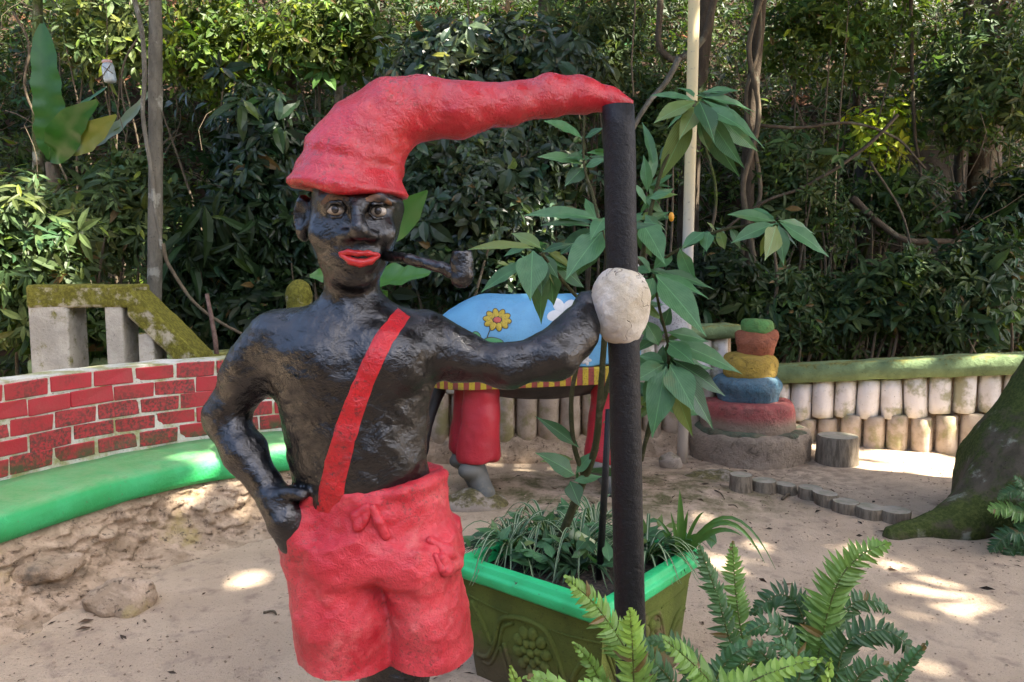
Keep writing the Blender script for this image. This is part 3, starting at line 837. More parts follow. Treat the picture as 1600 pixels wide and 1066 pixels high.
# ------------------------------------------------------------------ walls of stub posts
def stub_mesh(name, L, r, mat, seed, n=14, taper=.0):
    zs = np.array([-.5, -.47, -.2, .2, .47, .5]) * L; rs = np.array([.90, 1.0, 1.02, 1.0, .97, .84]) * r
    V = []; a = np.linspace(0, 2*math.pi, n, endpoint=False)
    for z_, r_ in zip(zs, rs):
        w_ = 1 + .035 * vnoise(np.cos(a) * 1.5, np.sin(a) * 1.5, z_ * 9, 1, seed)
        V.append(np.stack([np.cos(a) * r_ * w_, np.sin(a) * r_ * w_, np.full(n, z_) + .006 * vnoise(np.cos(a) * 2, np.sin(a) * 2, z_, 1, seed + 9)], 1))
    V = np.concatenate(V); i = np.arange(n); j = (i + 1) % n
    Fc = [np.concatenate([np.stack([k*n + i, k*n + j, (k+1)*n + j, (k+1)*n + i], 1) for k in range(len(zs) - 1)]), np.arange(n)[::-1].copy(), np.arange(n) + (len(zs)-1)*n]
    me = make_mesh(name, V, Fc, True); me.materials.append(mat); return me
def stub_wall(name, label, path, top, cap_h, up, lo, pitch, r, base_mat, fr=.06):
    """path: plan polyline; top/up/lo: functions of the fraction along it giving heights."""
    pa = np.asarray(path, float); sg = np.linalg.norm(np.diff(pa, axis=0), axis=1); ac = np.concatenate([[0], np.cumsum(sg)])
    T = thing(name, label, 'wall', (pa[0, 0], pa[0, 1], 0))
    def at(s):
        q = np.array([np.interp(s, ac, pa[:, 0]), np.interp(s, ac, pa[:, 1]), 0])
        t = norm(np.array([np.interp(s + .05, ac, pa[:, i]) - np.interp(s - .05, ac, pa[:, i]) for i in (0, 1)] + [0]))
        return q, t, np.array([t[1], -t[0], 0])
    ss = np.linspace(0, ac[-1], 90); fr_ = ss / ac[-1]
    # cap
    V = []
    pr = [(r + .035, -cap_h), (r + .045, -cap_h * .5), (r + .04, -.01), (r + .02, 0), (-r - .02, .004), (-r - .04, -.02), (-r - .03, -cap_h)]
    for s, f_ in zip(ss, fr_):
        q, t, nn = at(s)
        for a_, b2 in pr: V.append(q + nn * a_ + np.array([0, 0, top(f_) + b2]))
    V = np.array(V); V = V + .006 * np.stack([fbm(V[:, 0], V[:, 1], V[:, 2], 6, 3, 50 + i) for i in range(3)], 1)
    m = len(pr); Fc = [np.array([[i*m + j, (i+1)*m + j, (i+1)*m + (j+1) % m, i*m + (j+1) % m] for i in range(len(ss)-1) for j in range(m)]), np.arange(m), (np.arange(m) + (len(ss)-1)*m)[::-1].copy()]
    obj('wall_cap', (V, Fc), M_WALLGREEN, T)
    # backing
    V = []
    for s, f_ in zip(ss, fr_):
        q, t, nn = at(s)
        for a_, b2 in ((-.02, top(f_) - cap_h + .01), (-r - .02, top(f_) - cap_h + .01), (-r - .02, -.1), (-.02, -.1)): V.append(q + nn * a_ + np.array([0, 0, b2]))
    V = np.array(V); m = 4
    Fc = [np.array([[i*m + j, (i+1)*m + j, (i+1)*m + (j+1) % m, i*m + (j+1) % m] for i in range(len(ss)-1) for j in range(m)]), np.arange(m), (np.arange(m) + (len(ss)-1)*m)[::-1].copy()]
    obj('backing', (V, Fc), M_EARTH, T, smooth=False)
    # plaster foot
    if base_mat:
        V = []
        pr = [(r + .10, -.08), (r + .085, .05), (r + .04, .12), (r - .005, .17), (0, .19), (-.03, .19), (-.03, -.08)]
        for s, f_ in zip(np.linspace(0, ac[-1], 160), np.linspace(0, 1, 160)):
            q, t, nn = at(s); wv_ = .03 * fbm(s, 0, 0, 5, 3, 3)
            for a_, b2 in pr: V.append(q + nn * (a_ + .02 * fbm(s, b2 * 3, 1, 9, 3, 6)) + np.array([0, 0, b2 * (1 + wv_ * 8)]))
        V = np.array(V); m = len(pr)
        Fc = [np.array([[i*m + j, (i+1)*m + j, (i+1)*m + (j+1) % m, i*m + (j+1) % m] for i in range(159) for j in range(m)]), np.arange(m), (np.arange(m) + 159*m)[::-1].copy()]
        obj('plaster_foot', (V, Fc), M_EARTH, T)
    mu = [stub_mesh('post_stub', 1.0, 1.0, M_STUB_U, k) for k in range(4)]
    ml = [stub_mesh('post_stub', 1.0, 1.0, M_STUB_L, k + 20) for k in range(4)]
    mu = []; ml = []
    Lu = up(.5)[1] - up(.5)[0]; Ll = lo(.5)[1] - lo(.5)[0]
    for k in range(4):
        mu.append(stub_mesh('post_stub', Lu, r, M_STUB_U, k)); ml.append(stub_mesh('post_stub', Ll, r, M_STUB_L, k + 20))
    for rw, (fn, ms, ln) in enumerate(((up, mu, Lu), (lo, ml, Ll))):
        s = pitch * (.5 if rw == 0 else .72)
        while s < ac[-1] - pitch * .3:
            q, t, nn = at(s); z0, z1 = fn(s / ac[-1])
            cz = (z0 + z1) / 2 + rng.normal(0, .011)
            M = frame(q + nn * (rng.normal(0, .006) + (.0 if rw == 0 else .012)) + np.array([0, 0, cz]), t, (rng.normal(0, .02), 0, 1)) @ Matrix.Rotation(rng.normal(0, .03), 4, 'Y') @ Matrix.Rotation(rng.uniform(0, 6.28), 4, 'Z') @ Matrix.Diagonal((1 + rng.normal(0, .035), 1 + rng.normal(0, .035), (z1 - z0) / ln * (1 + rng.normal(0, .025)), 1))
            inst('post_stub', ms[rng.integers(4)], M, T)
            s += pitch * (1 + rng.normal(0, .012))
    return T
WR = catmull([(1.95, 6.86), (2.32, 6.72), (3.0, 6.42), (3.6, 6.17), (4.3, 6.0), (5.4, 5.75)], 8)
WR = np.column_stack([WR, np.zeros(len(WR))]) if WR.shape[1] == 2 else WR
zt = lambda f_: .655 + .02 * 0 + np.interp(f_, [0, .12, .5, .72, 1], [-.02, 0, .145, .20, .24])
stub_wall('post_balustrade', 'low whitewashed post wall with green cap, sunlit beside the mossy trunk', WR, zt, .15,
          lambda f_: (zt(f_) - .150 - .335, zt(f_) - .150), lambda f_: (zt(f_) - .150 - .68, zt(f_) - .150 - .322), .178, .082, False)
WL = catmull([(-3.6, 5.75), (-2.6, 5.95), (-1.4, 6.05), (-.6, 6.0), (.2, 6.0), (.9, 6.12), (1.5, 6.3), (1.86, 6.45)], 8)
WL = np.column_stack([WL, np.zeros(len(WL))])
zl = lambda f_: np.interp(f_, [0, .3, .5, .8, 1], [.82, .86, .98, 1.03, 1.035])
stub_wall('post_balustrade', 'taller weathered post wall with green cap behind the blanketed ox', WL, zl, .105,
          lambda f_: (zl(f_) - .105 - .36, zl(f_) - .105), lambda f_: (.13, zl(f_) - .105 - .345), .172, .080, True)

# round topped mossy gate post
q = P(467, 457, 6.0)
f = lambda X, Y, Z: smax(np.sqrt((X - q[0]) ** 2 + (Y - 6.0) ** 2) - .098 - .012 * (Z < 1.2), ell_sdf(X, Y, Z, (q[0], 6.0, 1.0), (.19, .19, .415)), .03) + .007 * fbm(X, Y, Z, 14, 3, 6)
f2 = lambda X, Y, Z: smin(np.maximum(np.sqrt((X - q[0]) ** 2 + (Y - 6.0) ** 2) - .100 + .006 * fbm(X, Y, Z, 14, 3, 6), np.maximum(Z - 1.30, -.06 - Z)), ell_sdf(X, Y, Z, (q[0], 6.0, 1.30), (.100, .100, .115)) + .006 * fbm(X, Y, Z, 14, 3, 6), .02)
tag(obj('round_topped_post', sdf_mesh(f2, (q[0] - .16, 5.84, -.06), (q[0] + .16, 6.16, 1.5), .02), M_MOSSPOST), 'round topped concrete post furred with moss behind the statue\'s shoulder', 'post')

# ------------------------------------------------------------------ grey utility pipe
b = NB('grey_pvc_pipe'); n1 = b.noise(3, 4, stretch=(1, 1, .5)); n2 = b.noise(40, 4)
c = b.mix(b.ramp(n1, .35, .65), (0.36, 0.36, 0.36), (0.44, 0.41, 0.34)); c = b.mix(b.ramp(b.sep(b.co)[2], 1.3, 2.4), c, (0.52, 0.43, 0.22)); c = b.mix(b.ramp(b.sep(b.co)[2], .2, .9, True), c, (0.36, 0.30, 0.23))  # sunlit yellow painted into the pipe's upper length
M_PIPE = b.done(b.mix(b.ramp(n2, .6, .8), c, (0.2, 0.18, 0.14)), .5, b.bump(n2, .2, .003))
q = on_ground(1066, 722)
PP = np.array([[q[0], q[1], -.06], [q[0] + .008, q[1], 1.5], [q[0] + .015, q[1], 3.2], [q[0] + .01, q[1], 4.9]])
tag(obj('utility_pipe', tube(catmull(PP, 8), .042, 18, .012, True, 3), M_PIPE), 'slim upright grey pipe standing beside the stacked stone totem', 'pipe')

# ------------------------------------------------------------------ totem of stacked painted stones
TOT = thing('stone_totem', 'totem of stacked painted stones, green on top down to red', 'totem', (1.93, 6.12, 0))
tc = np.array([1.93, 6.12, 0])
def layer(name, cx, z0, z1, rx, ry, mat, seed, rnd=.05, n=.018, tilt=0.0, bowl=0.0):
    c = np.array([cx, tc[1], (z0 + z1) / 2]); hh = (z1 - z0) / 2
    def f(X, Y, Z):
        k = np.sqrt(((X - c[0]) / rx) ** 2 + ((Y - c[1]) / ry) ** 2)
        zz = Z - c[2] - tilt * (X - c[0])
        k = k * (1 + bowl * np.clip(-zz / hh, -.3, 1))
        return smax((k - 1) * min(rx, ry), np.abs(zz) - hh, rnd) + .75 * n * fbm(X, Y, Z, 6.5, 4, seed) - rnd * .25
    return obj(name, sdf_mesh(f, c - np.array([rx, ry, hh]) - .09, c + np.array([rx, ry, hh]) + .09, .016), mat, TOT)
def pstone(name, c1, c2, fade=None):
    b = NB(name); n1 = b.noise(9, 5, .65); n2 = b.noise(55, 5, .7)
    c = b.mix(b.ramp(n1, .35, .65), c1, c2)
    c = b.mix(b.math('MULTIPLY', b.ramp(b.noise(14, 6, .75, .8), .50, .68), .8), c, tuple(v * .38 for v in c2))
    if fade: c = b.mix(b.ramp(b.math('ADD', b.sep(b.co)[2], b.math('MULTIPLY', n1, .08)), fade[0], fade[1], True), c, (0.30, 0.22, 0.155))
    c = b.mix(b.ramp(n2, .58, .74), c, (0.16, 0.13, 0.09))
    return b.done(c, .85, b.bump(b.math('ADD', n2, b.math('MULTIPLY', n1, 1.5)), 1.0, .02), spec=.25)
layer('base_stone', 1.915, -.06, .21, .47, .44, pstone('earth_stone', (0.33, 0.255, 0.185), (0.27, 0.21, 0.15)), 1, .05)
layer('base_stone', 1.93, .13, .225, .43, .40, pstone('blue_green_stone', (0.105, 0.135, 0.085), (0.15, 0.135, 0.085)), 2, .05, .024)
layer('red_stone', 1.905, .20, .435, .345, .33, pstone('red_stone', (0.40, 0.095, 0.085), (0.34, 0.12, 0.10), (.31, .41)), 3, .06)
layer('blue_stone', 1.895, .42, .625, .235, .235, pstone('blue_stone', (0.085, 0.185, 0.245), (0.13, 0.20, 0.235)), 4, .08, .022, -.03, .16)
layer('yellow_stone', 1.905, .615, .805, .195, .19, pstone('yellow_stone', (0.46, 0.31, 0.055), (0.37, 0.245, 0.055)), 5, .09, .022, .03, .06)
layer('orange_stone', 1.96, .80, .985, .135, .14, pstone('orange_stone', (0.42, 0.135, 0.065), (0.33, 0.115, 0.06)), 6, .08, .032, .12, .12)
layer('green_stone', 1.955, .99, 1.085, .118, .12, pstone('green_stone', (0.12, 0.30, 0.085), (0.16, 0.27, 0.075)), 7, .05, .014, -.06)

# ------------------------------------------------------------------ cut logs
def mat_log():
    b = NB('weathered_log'); n1 = b.noise(12, 5, .65); st_ = b.noise(40, 5, .7, stretch=(1, 1, .15))
    up = b.ramp(b.sep(b.geo.outputs['Normal'])[2], .6, .9)
    side = b.mix(b.ramp(st_, .35, .65), (0.10, 0.08, 0.055), (0.21, 0.17, 0.12))
    top = b.mix(b.ramp(n1, .4, .65), (0.34, 0.30, 0.235), (0.24, 0.225, 0.155))
    c = b.mix(up, side, top)
    return b.done(c, .92, b.bump(b.math('ADD', st_, n1), .7, .008), spec=.2)
M_LOG = mat_log()
def log(c, r, h, seed, lean=(0, 0)):
    a = np.linspace(0, 2*math.pi, 26, endpoint=False)
    rr = r * (1 + .07 * vnoise(np.cos(a) * 1.3, np.sin(a) * 1.3, seed, 1, seed) + .03 * vnoise(np.cos(a) * 4, np.sin(a) * 4, seed, 1, seed))
    V = []
    for t, k in ((-.3, 1.05), (0.0, 1.03), (.5, .99), (.93, .98), (1, .93)):
        V.append(np.stack([c[0] + np.cos(a) * rr * k + lean[0] * t * h, c[1] + np.sin(a) * rr * k + lean[1] * t * h, c[2] + h * t + np.cos(a) * rr * lean[0] * .3 + .002 * vnoise(np.cos(a) * 3, np.sin(a) * 3, t, 1, seed)], 1))
    V.append(V[-1].copy())
    V.append(np.stack([c[0] + np.cos(a) * rr * .5 + lean[0] * h, c[1] + np.sin(a) * rr * .5 + lean[1] * h, np.full(26, c[2] + h * 1.01)], 1))
    V = np.concatenate(V); i = np.arange(26); j = (i + 1) % 26
    return V, [np.concatenate([np.stack([k*26 + i, k*26 + j, (k+1)*26 + j, (k+1)*26 + i], 1) for k in range(6) if k != 4]), np.arange(26) + 6*26]
names = ['tallest and first cut log of the edging row, nearest the totem', 'second cut log from the totem in the edging row', 'third cut log from the totem in the edging row', 'fourth cut log from the totem in the edging row',
         'fifth cut log from the totem in the edging row', 'sixth cut log from the totem in the edging row', 'seventh cut log from the totem in the edging row', 'last cut log of the edging row, beside the mossy root']
for k, (px, py, wpx, hpx) in enumerate(((1163, 772, 42, 22), (1200, 773, 44, 15), (1236, 776, 40, 13), (1274, 784, 44, 15), (1304, 797, 48, 18), (1332, 807, 50, 15), (1371, 816, 52, 15), (1409, 822, 54, 16))):
    q = on_ground(px, py); r = wpx / 2 / F * q[1]
    q = q + np.array([0, r, 0])
    tag(obj('log_stub', log(q, r * .88, hpx / F * q[1] * 1.15, k + 3, (rng.normal(0, .12), rng.normal(0, .08))), M_LOG), names[k], 'log', 'cut logs edging the sand')
q = on_ground(1321, 731); r = .152
tag(obj('tree_stump', log(q + np.array([0, r, 0]), r, .215, 44), M_LOG), 'lone squat stump standing before the whitewashed post wall', 'stump')
q = on_ground(1050, 733)
tag(obj('rock', rock_geo(q + np.array([0, .06, .03]), (.092, .07, .085), 5), M_ROCK), 'pale half round stone at the foot of the grey pipe', 'rock', 'stones')
q = on_ground(1145, 752)
tag(obj('rock', rock_geo(q + np.array([-.1, .1, -.02]), (.24, .12, .07), 15), M_ROCK), 'low flat rubble stone lying before the totem base', 'rock', 'stones')
q = on_ground(745, 800)
tag(obj('rock', rock_geo(q + np.array([-.02, .15, .0]), (.22, .16, .09), 25), M_ROCK), 'rough grey rock between the red shorts and the planter', 'rock', 'stones')
# ------------------------------------------------------------------ ox statue under a painted blanket
OC = np.array([.22, 5.02, 0])
OX = thing('ox_statue', 'painted ox statue wearing a sky blue flowered blanket and red leggings', 'statue', tuple(OC))
ZB, ZT = .735, 1.335
OX0, OX1 = P(672, 540, 4.95)[0], .84
def ox_top(X): 
    t = np.clip((X - OX0) / .42, 0, 1)
    return ZT - .22 * (1 - t) ** 2.2 + .03 * np.clip((X - .3) / .7, 0, 1)
def ox_body(X, Y, Z, grow=0.0):
    e = np.clip((X - OX0) / .36, 0.0, 1); e2 = np.clip((OX1 - X) / .25, 0, 1)
    wy = (.285 * np.sqrt(np.clip(1 - (1 - e) ** 2, .02, 1))) * np.sqrt(np.clip(1 - (1 - e2) ** 2, .05, 1))
    zt_ = ox_top(X); zc = zt_ - .30
    up = np.maximum(Z - zc, 0)
    k = np.sqrt(((Y - OC[1]) / wy) ** 2 + (up / .30) ** 2)
    d = (k - 1) * np.minimum(wy, .25)
    d = np.maximum(d, np.maximum(OX0 - X, X - OX1))
    return d - grow
zbot = lambda X: .735 + .045 * (X + .5)
f = lambda X, Y, Z: smax(ox_body(X, Y, Z), zbot(X) + .115 - Z, .01) + .006 * fbm(X, Y, Z, 6, 3, 3)
v, fa = sdf_mesh(f, (OX0 - .08, 4.65, .6), (OX1 + .08, 5.4, 1.45), .014)
M_BLUE = painted('sky_blue_paint', (0.095, 0.27, 0.43), (0.12, 0.33, 0.50), (0.16, 0.30, 0.36), .58, .8, .5, 40, .5, .006, 5, (0.07, 0.11, 0.10), dirtlo=.6)
blanket = obj('blanket', (v, fa), M_BLUE, OX)
BLK = BVHTree.FromPolygons(v.tolist(), fa.tolist())
# striped hem: each stripe its own painted strip round the skirt
M_YEL = painted('yellow_paint', (0.46, 0.33, 0.018), (0.38, 0.26, 0.015), (0.20, 0.15, 0.02), .55, .75, .55, 50, .5, .006, 9, (0.06, 0.05, 0.02), dirtlo=.5)
M_MAR = painted('brick_red_paint', (0.27, 0.045, 0.030), (0.21, 0.035, 0.026), (0.12, 0.03, 0.022), .55, .75, .55, 50, .5, .006, 9, (0.06, 0.03, 0.02), dirtlo=.55)
th = np.linspace(0, 2*math.pi, 400, endpoint=False)
cx0, hw = (OX0 + OX1) / 2, (OX1 - OX0) / 2
# plan outline of the skirt by ray casting outwards-in on the blanket
outl = []
for a in th:
    dirv = Vector((math.cos(a), math.sin(a) * .6, 0)).normalized()
    o_ = Vector((cx0, OC[1], .95)) + dirv * 2.0
    r = BLK.ray_cast(o_, -dirv)
    if r[0] is not None: outl.append(np.array(r[0]))
outl = np.array(outl); outl[:, 2] = 0
outl = outl[::-1]
sg = np.linalg.norm(np.diff(np.vstack([outl, outl[:1]]), axis=0), axis=1); ac = np.concatenate([[0], np.cumsum(sg)]); oc = np.vstack([outl, outl[:1]])
def ol(s):
    s = s % ac[-1]; q = np.array([np.interp(s, ac, oc[:, i]) for i in range(3)])
    t = norm(np.array([np.interp((s + .03) % ac[-1], ac, oc[:, i]) - np.interp((s - .03) % ac[-1], ac, oc[:, i]) for i in range(3)]))
    n_ = norm(q - np.array([cx0, OC[1], 0])); m = np.array([t[1], -t[0], 0])
    return q, m if m @ n_ > 0 else -m
ns = 96; wdt = ac[-1] / ns
for k in range(ns):
    V = []; prf = [(.004, -.002), (.013, .002), (.013, .108), (.004, .118), (-.02, .118), (-.02, -.002)]
    w_ = wdt * (1.0 if k % 2 else 1.0)
    for s in np.linspace(k * wdt, k * wdt + w_, 4):
        q, m = ol(s)
        for a_, b2 in prf: V.append(q + m * (a_ + (.002 if k % 2 else 0)) + np.array([0, 0, zbot(q[0]) + b2 * .93]))
    mm = len(prf)
    Fc = [np.array([[i*mm + j, i*mm + (j+1) % mm, (i+1)*mm + (j+1) % mm, (i+1)*mm + j] for i in range(3) for j in range(mm)]), np.arange(mm)[::-1].copy(), np.arange(mm) + 3*mm]
    obj('hem_stripe', (np.array(V), Fc), M_YEL if k % 2 else M_MAR, blanket, smooth=False)
# dark underside of the body
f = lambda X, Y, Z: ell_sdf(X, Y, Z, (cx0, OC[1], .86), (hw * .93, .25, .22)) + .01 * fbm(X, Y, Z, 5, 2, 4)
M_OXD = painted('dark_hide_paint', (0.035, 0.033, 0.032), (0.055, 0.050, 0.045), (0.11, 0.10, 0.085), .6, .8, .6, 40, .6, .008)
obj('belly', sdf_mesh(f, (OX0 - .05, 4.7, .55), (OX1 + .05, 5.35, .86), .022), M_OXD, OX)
# legs in red leggings with dark hooves
M_LEG = painted('legging_red_paint', (0.48, 0.022, 0.035), (0.40, 0.018, 0.030), (0.36, 0.06, 0.055), .6, .8, .45, 42, .55, .006, 6, (0.14, 0.03, 0.03))
M_HOOF = painted('grey_hoof_stone', (0.085, 0.088, 0.080), (0.13, 0.125, 0.105), (0.19, 0.17, 0.12), .55, .75, .7, 36, .5, .006)
lf = P(750, 700, 4.86)
for (lx, ly, front) in ((lf[0], 4.88, True), (lf[0] - .075, 5.16, False), (.62, 4.92, True), (.66, 5.18, False)):
    top = np.array([lx + .01, ly, .86]); bot = np.array([lx - .012, ly, .30])
    def f(X, Y, Z):
        d = chain(X, Y, Z, [top, (top + bot) / 2 + np.array([.008, 0, 0]), bot], [.118, .118, .142], .03)
        d = smax(d, .245 + .02 * vnoise(X, Y, Z, 9, 3) - Z, .03)
        return d + .007 * fbm(X, Y, Z, 9, 3, int(lx * 10) + 5)
    lg = obj('leg', sdf_mesh(f, (lx - .2, ly - .2, .2), (lx + .2, ly + .2, 1.02), .014), M_LEG, OX)
    g0 = float(ground_z(lx, ly))
    c0 = np.array([lx - .02, ly - .07, g0])
    def fh(X, Y, Z):
        d = chain(X, Y, Z, [c0 + np.array([-.03, .05, .20]), c0 + np.array([.06, -.05, .05])], [.075, .062], .03)
        d = smin(d, ell_sdf(X, Y, Z, c0 + np.array([-.035, -.01, .185]), (.085, .075, .055)), .03)
        d = smax(d, g0 - .02 - Z, .01)
        return d + .004 * fbm(X, Y, Z, 12, 3, 2)
    obj('hoof', sdf_mesh(fh, c0 - .2, c0 + np.array([.22, .2, .34]), .012), M_HOOF, lg)
# tail and head
qs = [P(690, 600, 5.2), P(676, 640, 5.12), P(662, 690, 5.08), P(655, 735, 5.06)]
obj('tail', tube(catmull(qs, 6), [.05, .035, .03, .045, .02], 12, .1), M_OXD, OX)
hc = P(1035, 492, 4.85)
def fhd(X, Y, Z):
    d = chain(X, Y, Z, [np.array([.74, 5.0, 1.08]), hc + np.array([-.03, .05, .0])], [.15, .11], .04)
    d = smin(d, chain(X, Y, Z, [hc, hc + np.array([.09, -.10, -.14])], [.105, .075], .03), .03)
    return d + .008 * fbm(X, Y, Z, 10, 3, 8)
M_OXH = painted('grey_hide_paint', (0.30, 0.29, 0.27), (0.21, 0.20, 0.185), (0.08, 0.07, 0.06), .56, .75, .6, 45, .6, .008, 9, (0.06, 0.05, 0.045), dirtlo=.45)
hd = obj('head', sdf_mesh(fhd, (.75, 4.5, .75), (1.3, 5.25, 1.45), .014), M_OXH, OX)
HB = BVHTree.FromPolygons([list(v_.co + Vector(OC.tolist())) for v_ in hd.data.vertices], [list(pl.vertices) for pl in hd.data.polygons])
q, nrm = hit(1043, 493, HB)
f = lambda X, Y, Z: ell_sdf(X, Y, Z, q, (.022, .016, .026))
obj('ox_eye', sdf_mesh(f, q - .04, q + .04, .006), M_LIP, hd)
M_WHITE = painted('white_flower_paint', (0.62, 0.60, 0.56), (0.5, 0.48, 0.44), (0.35, 0.33, 0.28), .6, .8, .55, 45, .4, .004)
hr = [P(1012, 478, 4.92), P(1004, 452, 4.86), P(998, 428, 4.82), P(993, 408, 4.82)]
obj('horn', tube(catmull(hr, 6), [.045, .038, .026, .006], 12, .06), M_WHITE, hd)
# painted flowers on the blanket, thin raised paint
def decal(name, poly, mat, lift, parent=blanket, rings=3):
    """filled outline in picture points, laid on the blanket."""
    poly = np.array(poly, float); c = poly.mean(0); V = [hit(c[0], c[1], BLK, lift)[0]]; n = len(poly)
    for r_ in range(1, rings + 1):
        for q_ in poly: 
            e = c + (q_ - c) * r_ / rings; V.append(hit(e[0], e[1], BLK, lift if r_ < rings else lift * .4)[0])
    Fc = [np.array([[0, 1 + (j + 1) % n, 1 + j] for j in range(n)])]
    for r_ in range(rings - 1):
        o_ = 1 + r_ * n
        Fc.append(np.array([[o_ + j, o_ + (j+1) % n, o_ + n + (j+1) % n, o_ + n + j] for j in range(n)]))
    return obj(name, (np.array(V), Fc), mat, parent)
def ellp(cx, cy, a_, b2, ang, n=14, tip=0):
    t = np.linspace(0, 2*math.pi, n, endpoint=False); x = np.cos(t) * a_; y = np.sin(t) * b2 * (1 - tip * np.cos(t))
    ca, sa = math.cos(ang), math.sin(ang)
    return np.stack([cx + x * ca - y * sa, cy + x * sa + y * ca], 1)
M_OUT = painted('dark_outline_paint', (0.035, 0.03, 0.012), (0.05, 0.04, 0.02), (0.06, 0.08, 0.09), .6, .8, .6, 60, .3, .003)
M_ORA = painted('coral_paint', (0.50, 0.09, 0.055), (0.42, 0.07, 0.05), (0.3, 0.06, 0.04), .6, .8, .55)
M_LEAFP = painted('leaf_green_paint', (0.055, 0.22, 0.075), (0.07, 0.27, 0.09), (0.05, 0.12, 0.06), .6, .8, .55)
fx, fy = 777, 500
for k in range(10):
    a_ = k * 2*math.pi / 10 + .15
    px, py = fx + 14.5 * math.cos(a_), fy + 10.2 * math.sin(a_)
    decal('petal_outline', ellp(px, py, 8.8, 5.6, a_ * 1.0), M_OUT, .003)
    decal('petal', ellp(px, py, 7.4, 4.3, a_), M_YEL, .006)
decal('flower_outline', ellp(fx, fy, 8.5, 6.6, 0), M_OUT, .007)
decal('flower_centre', ellp(fx, fy, 7.0, 5.3, 0), M_ORA, .010)
def line(pts, hw_, mat, lift=.003):
    pts = catmull(np.array(pts, float), 5); t = norm(np.gradient(pts, axis=0)); n_ = np.stack([-t[:, 1], t[:, 0]], 1)
    V = []
    for q_, m_ in zip(pts, n_): V += [hit(*(q_ + m_ * hw_), BLK, lift)[0], hit(*(q_ - m_ * hw_), BLK, lift)[0]]
    return obj('painted_stem', (np.array(V), np.array([[2*i, 2*i+1, 2*i+3, 2*i+2] for i in range(len(pts) - 1)])), mat, blanket)
line([(768, 510), (762, 525), (757, 545)], .8, M_OUT)
for cx_, cy_, a_, b2, an in ((771, 534, 15, 6, .05), (745, 527, 9, 6, .9)):
    decal('leaf_outline', ellp(cx_, cy_, a_ + 1.4, b2 + 1.2, an, tip=.2), M_OUT, .003); decal('painted_leaf', ellp(cx_, cy_, a_, b2, an, tip=.2), M_LEAFP, .006)
for k in range(5):
    a_ = k * 1.2566 + .4
    decal('white_petal', ellp(880 + 13 * math.cos(a_), 490 + 14 * math.sin(a_), 13, 8.5, a_), M_WHITE, .005 + .0006 * k)
for k in range(5):
    a_ = k * 1.2566
    decal('white_petal', ellp(916 + 4.5 * math.cos(a_), 563 + 4.5 * math.sin(a_), 4, 2.6, a_), M_WHITE, .005)

# ------------------------------------------------------------------ planter box with flower relief
ZR = .455
pL, pF, pR = G(717, 874, ZR), G(947, 950, ZR), G(1131, 872, ZR)
ctr = (pL + pR) / 2
ux, uy = norm(pF - pL), norm(pR - pF)
side = (np.linalg.norm(pF - pL) + np.linalg.norm(pR - pF)) / 2 * 1.05
ang = math.atan2(ux[1], ux[0])
uy = np.array([-ux[1], ux[0], 0]); 
ctr = pF + (-ux + uy) * side / 2
ctr[2] = 0
PL_ = thing('planter', 'square concrete planter with bright green rim and mossy flower relief', 'planter', tuple(ctr))
def Wp(x, y, z): return ctr + ux * x + uy * y + np.array([0, 0, z])
def ringbox(rows):
    """rows of (half width, z): square loops."""
    V = []; n = 40
    for hw_, z_ in rows:
        for k in range(4):
            c0 = [(-1, -1), (1, -1), (1, 1), (-1, 1)][k]; c1 = [(1, -1), (1, 1), (-1, 1), (-1, -1)][k]
            for t in np.linspace(0, 1, n // 4, endpoint=False):
                x = c0[0] + (c1[0] - c0[0]) * t; y = c0[1] + (c1[1] - c0[1]) * t
                # a small radius on the corners
                V.append(Wp(x * hw_, y * hw_, z_))
    V = np.array(V); i = np.arange(n); j = (i + 1) % n
    return V, [np.concatenate([np.stack([k*n + i, k*n + j, (k+1)*n + j, (k+1)*n + i], 1) for k in range(len(rows) - 1)])]
h_ = side / 2
b = NB('planter_green_paint'); n1 = b.noise(8, 5); n2 = b.noise(70, 5, .7); n3 = b.noise(14, 5, .7)
c = b.mix(b.ramp(n1, .35, .65), (0.028, 0.55, 0.185), (0.020, 0.43, 0.13))
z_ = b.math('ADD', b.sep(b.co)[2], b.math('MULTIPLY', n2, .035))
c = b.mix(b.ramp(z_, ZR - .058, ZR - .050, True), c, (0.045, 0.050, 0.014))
c = b.mix(b.math('MULTIPLY', b.ramp(n2, .58, .68), b.ramp(n3, .5, .62)), c, (0.07, 0.06, 0.03))
M_RIM = b.done(c, .5, b.bump(n2, .5, .005))
b = NB('mossy_planter_side'); n1 = b.noise(7, 5); n2 = b.noise(90, 5, .75); n3 = b.noise(4, 5, .7)
c = b.mix(b.ramp(n1, .35, .65), (0.125, 0.155, 0.034), (0.090, 0.112, 0.026))
c = b.mix(b.ramp(n3, .55, .68), c, (0.17, 0.125, 0.068))
c = b.mix(b.ramp(n2, .56, .70), c, (0.06, 0.06, 0.022))
c = b.mix(b.ramp(b.sep(b.geo.outputs['Pointiness'] if False else b.co)[2], .05, .2, True), c, (0.12, 0.095, 0.05))
M_PSIDE = b.done(c, .95, b.bump(b.math('ADD', n2, n1), .8, .006), spec=.15)
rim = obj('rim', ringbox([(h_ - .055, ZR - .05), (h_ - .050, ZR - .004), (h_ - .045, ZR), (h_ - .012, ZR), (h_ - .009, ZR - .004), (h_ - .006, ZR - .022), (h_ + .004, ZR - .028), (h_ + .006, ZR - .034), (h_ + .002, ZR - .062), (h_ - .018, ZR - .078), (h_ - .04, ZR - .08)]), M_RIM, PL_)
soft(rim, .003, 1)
HB0, HB1 = h_ - .022, h_ * .80
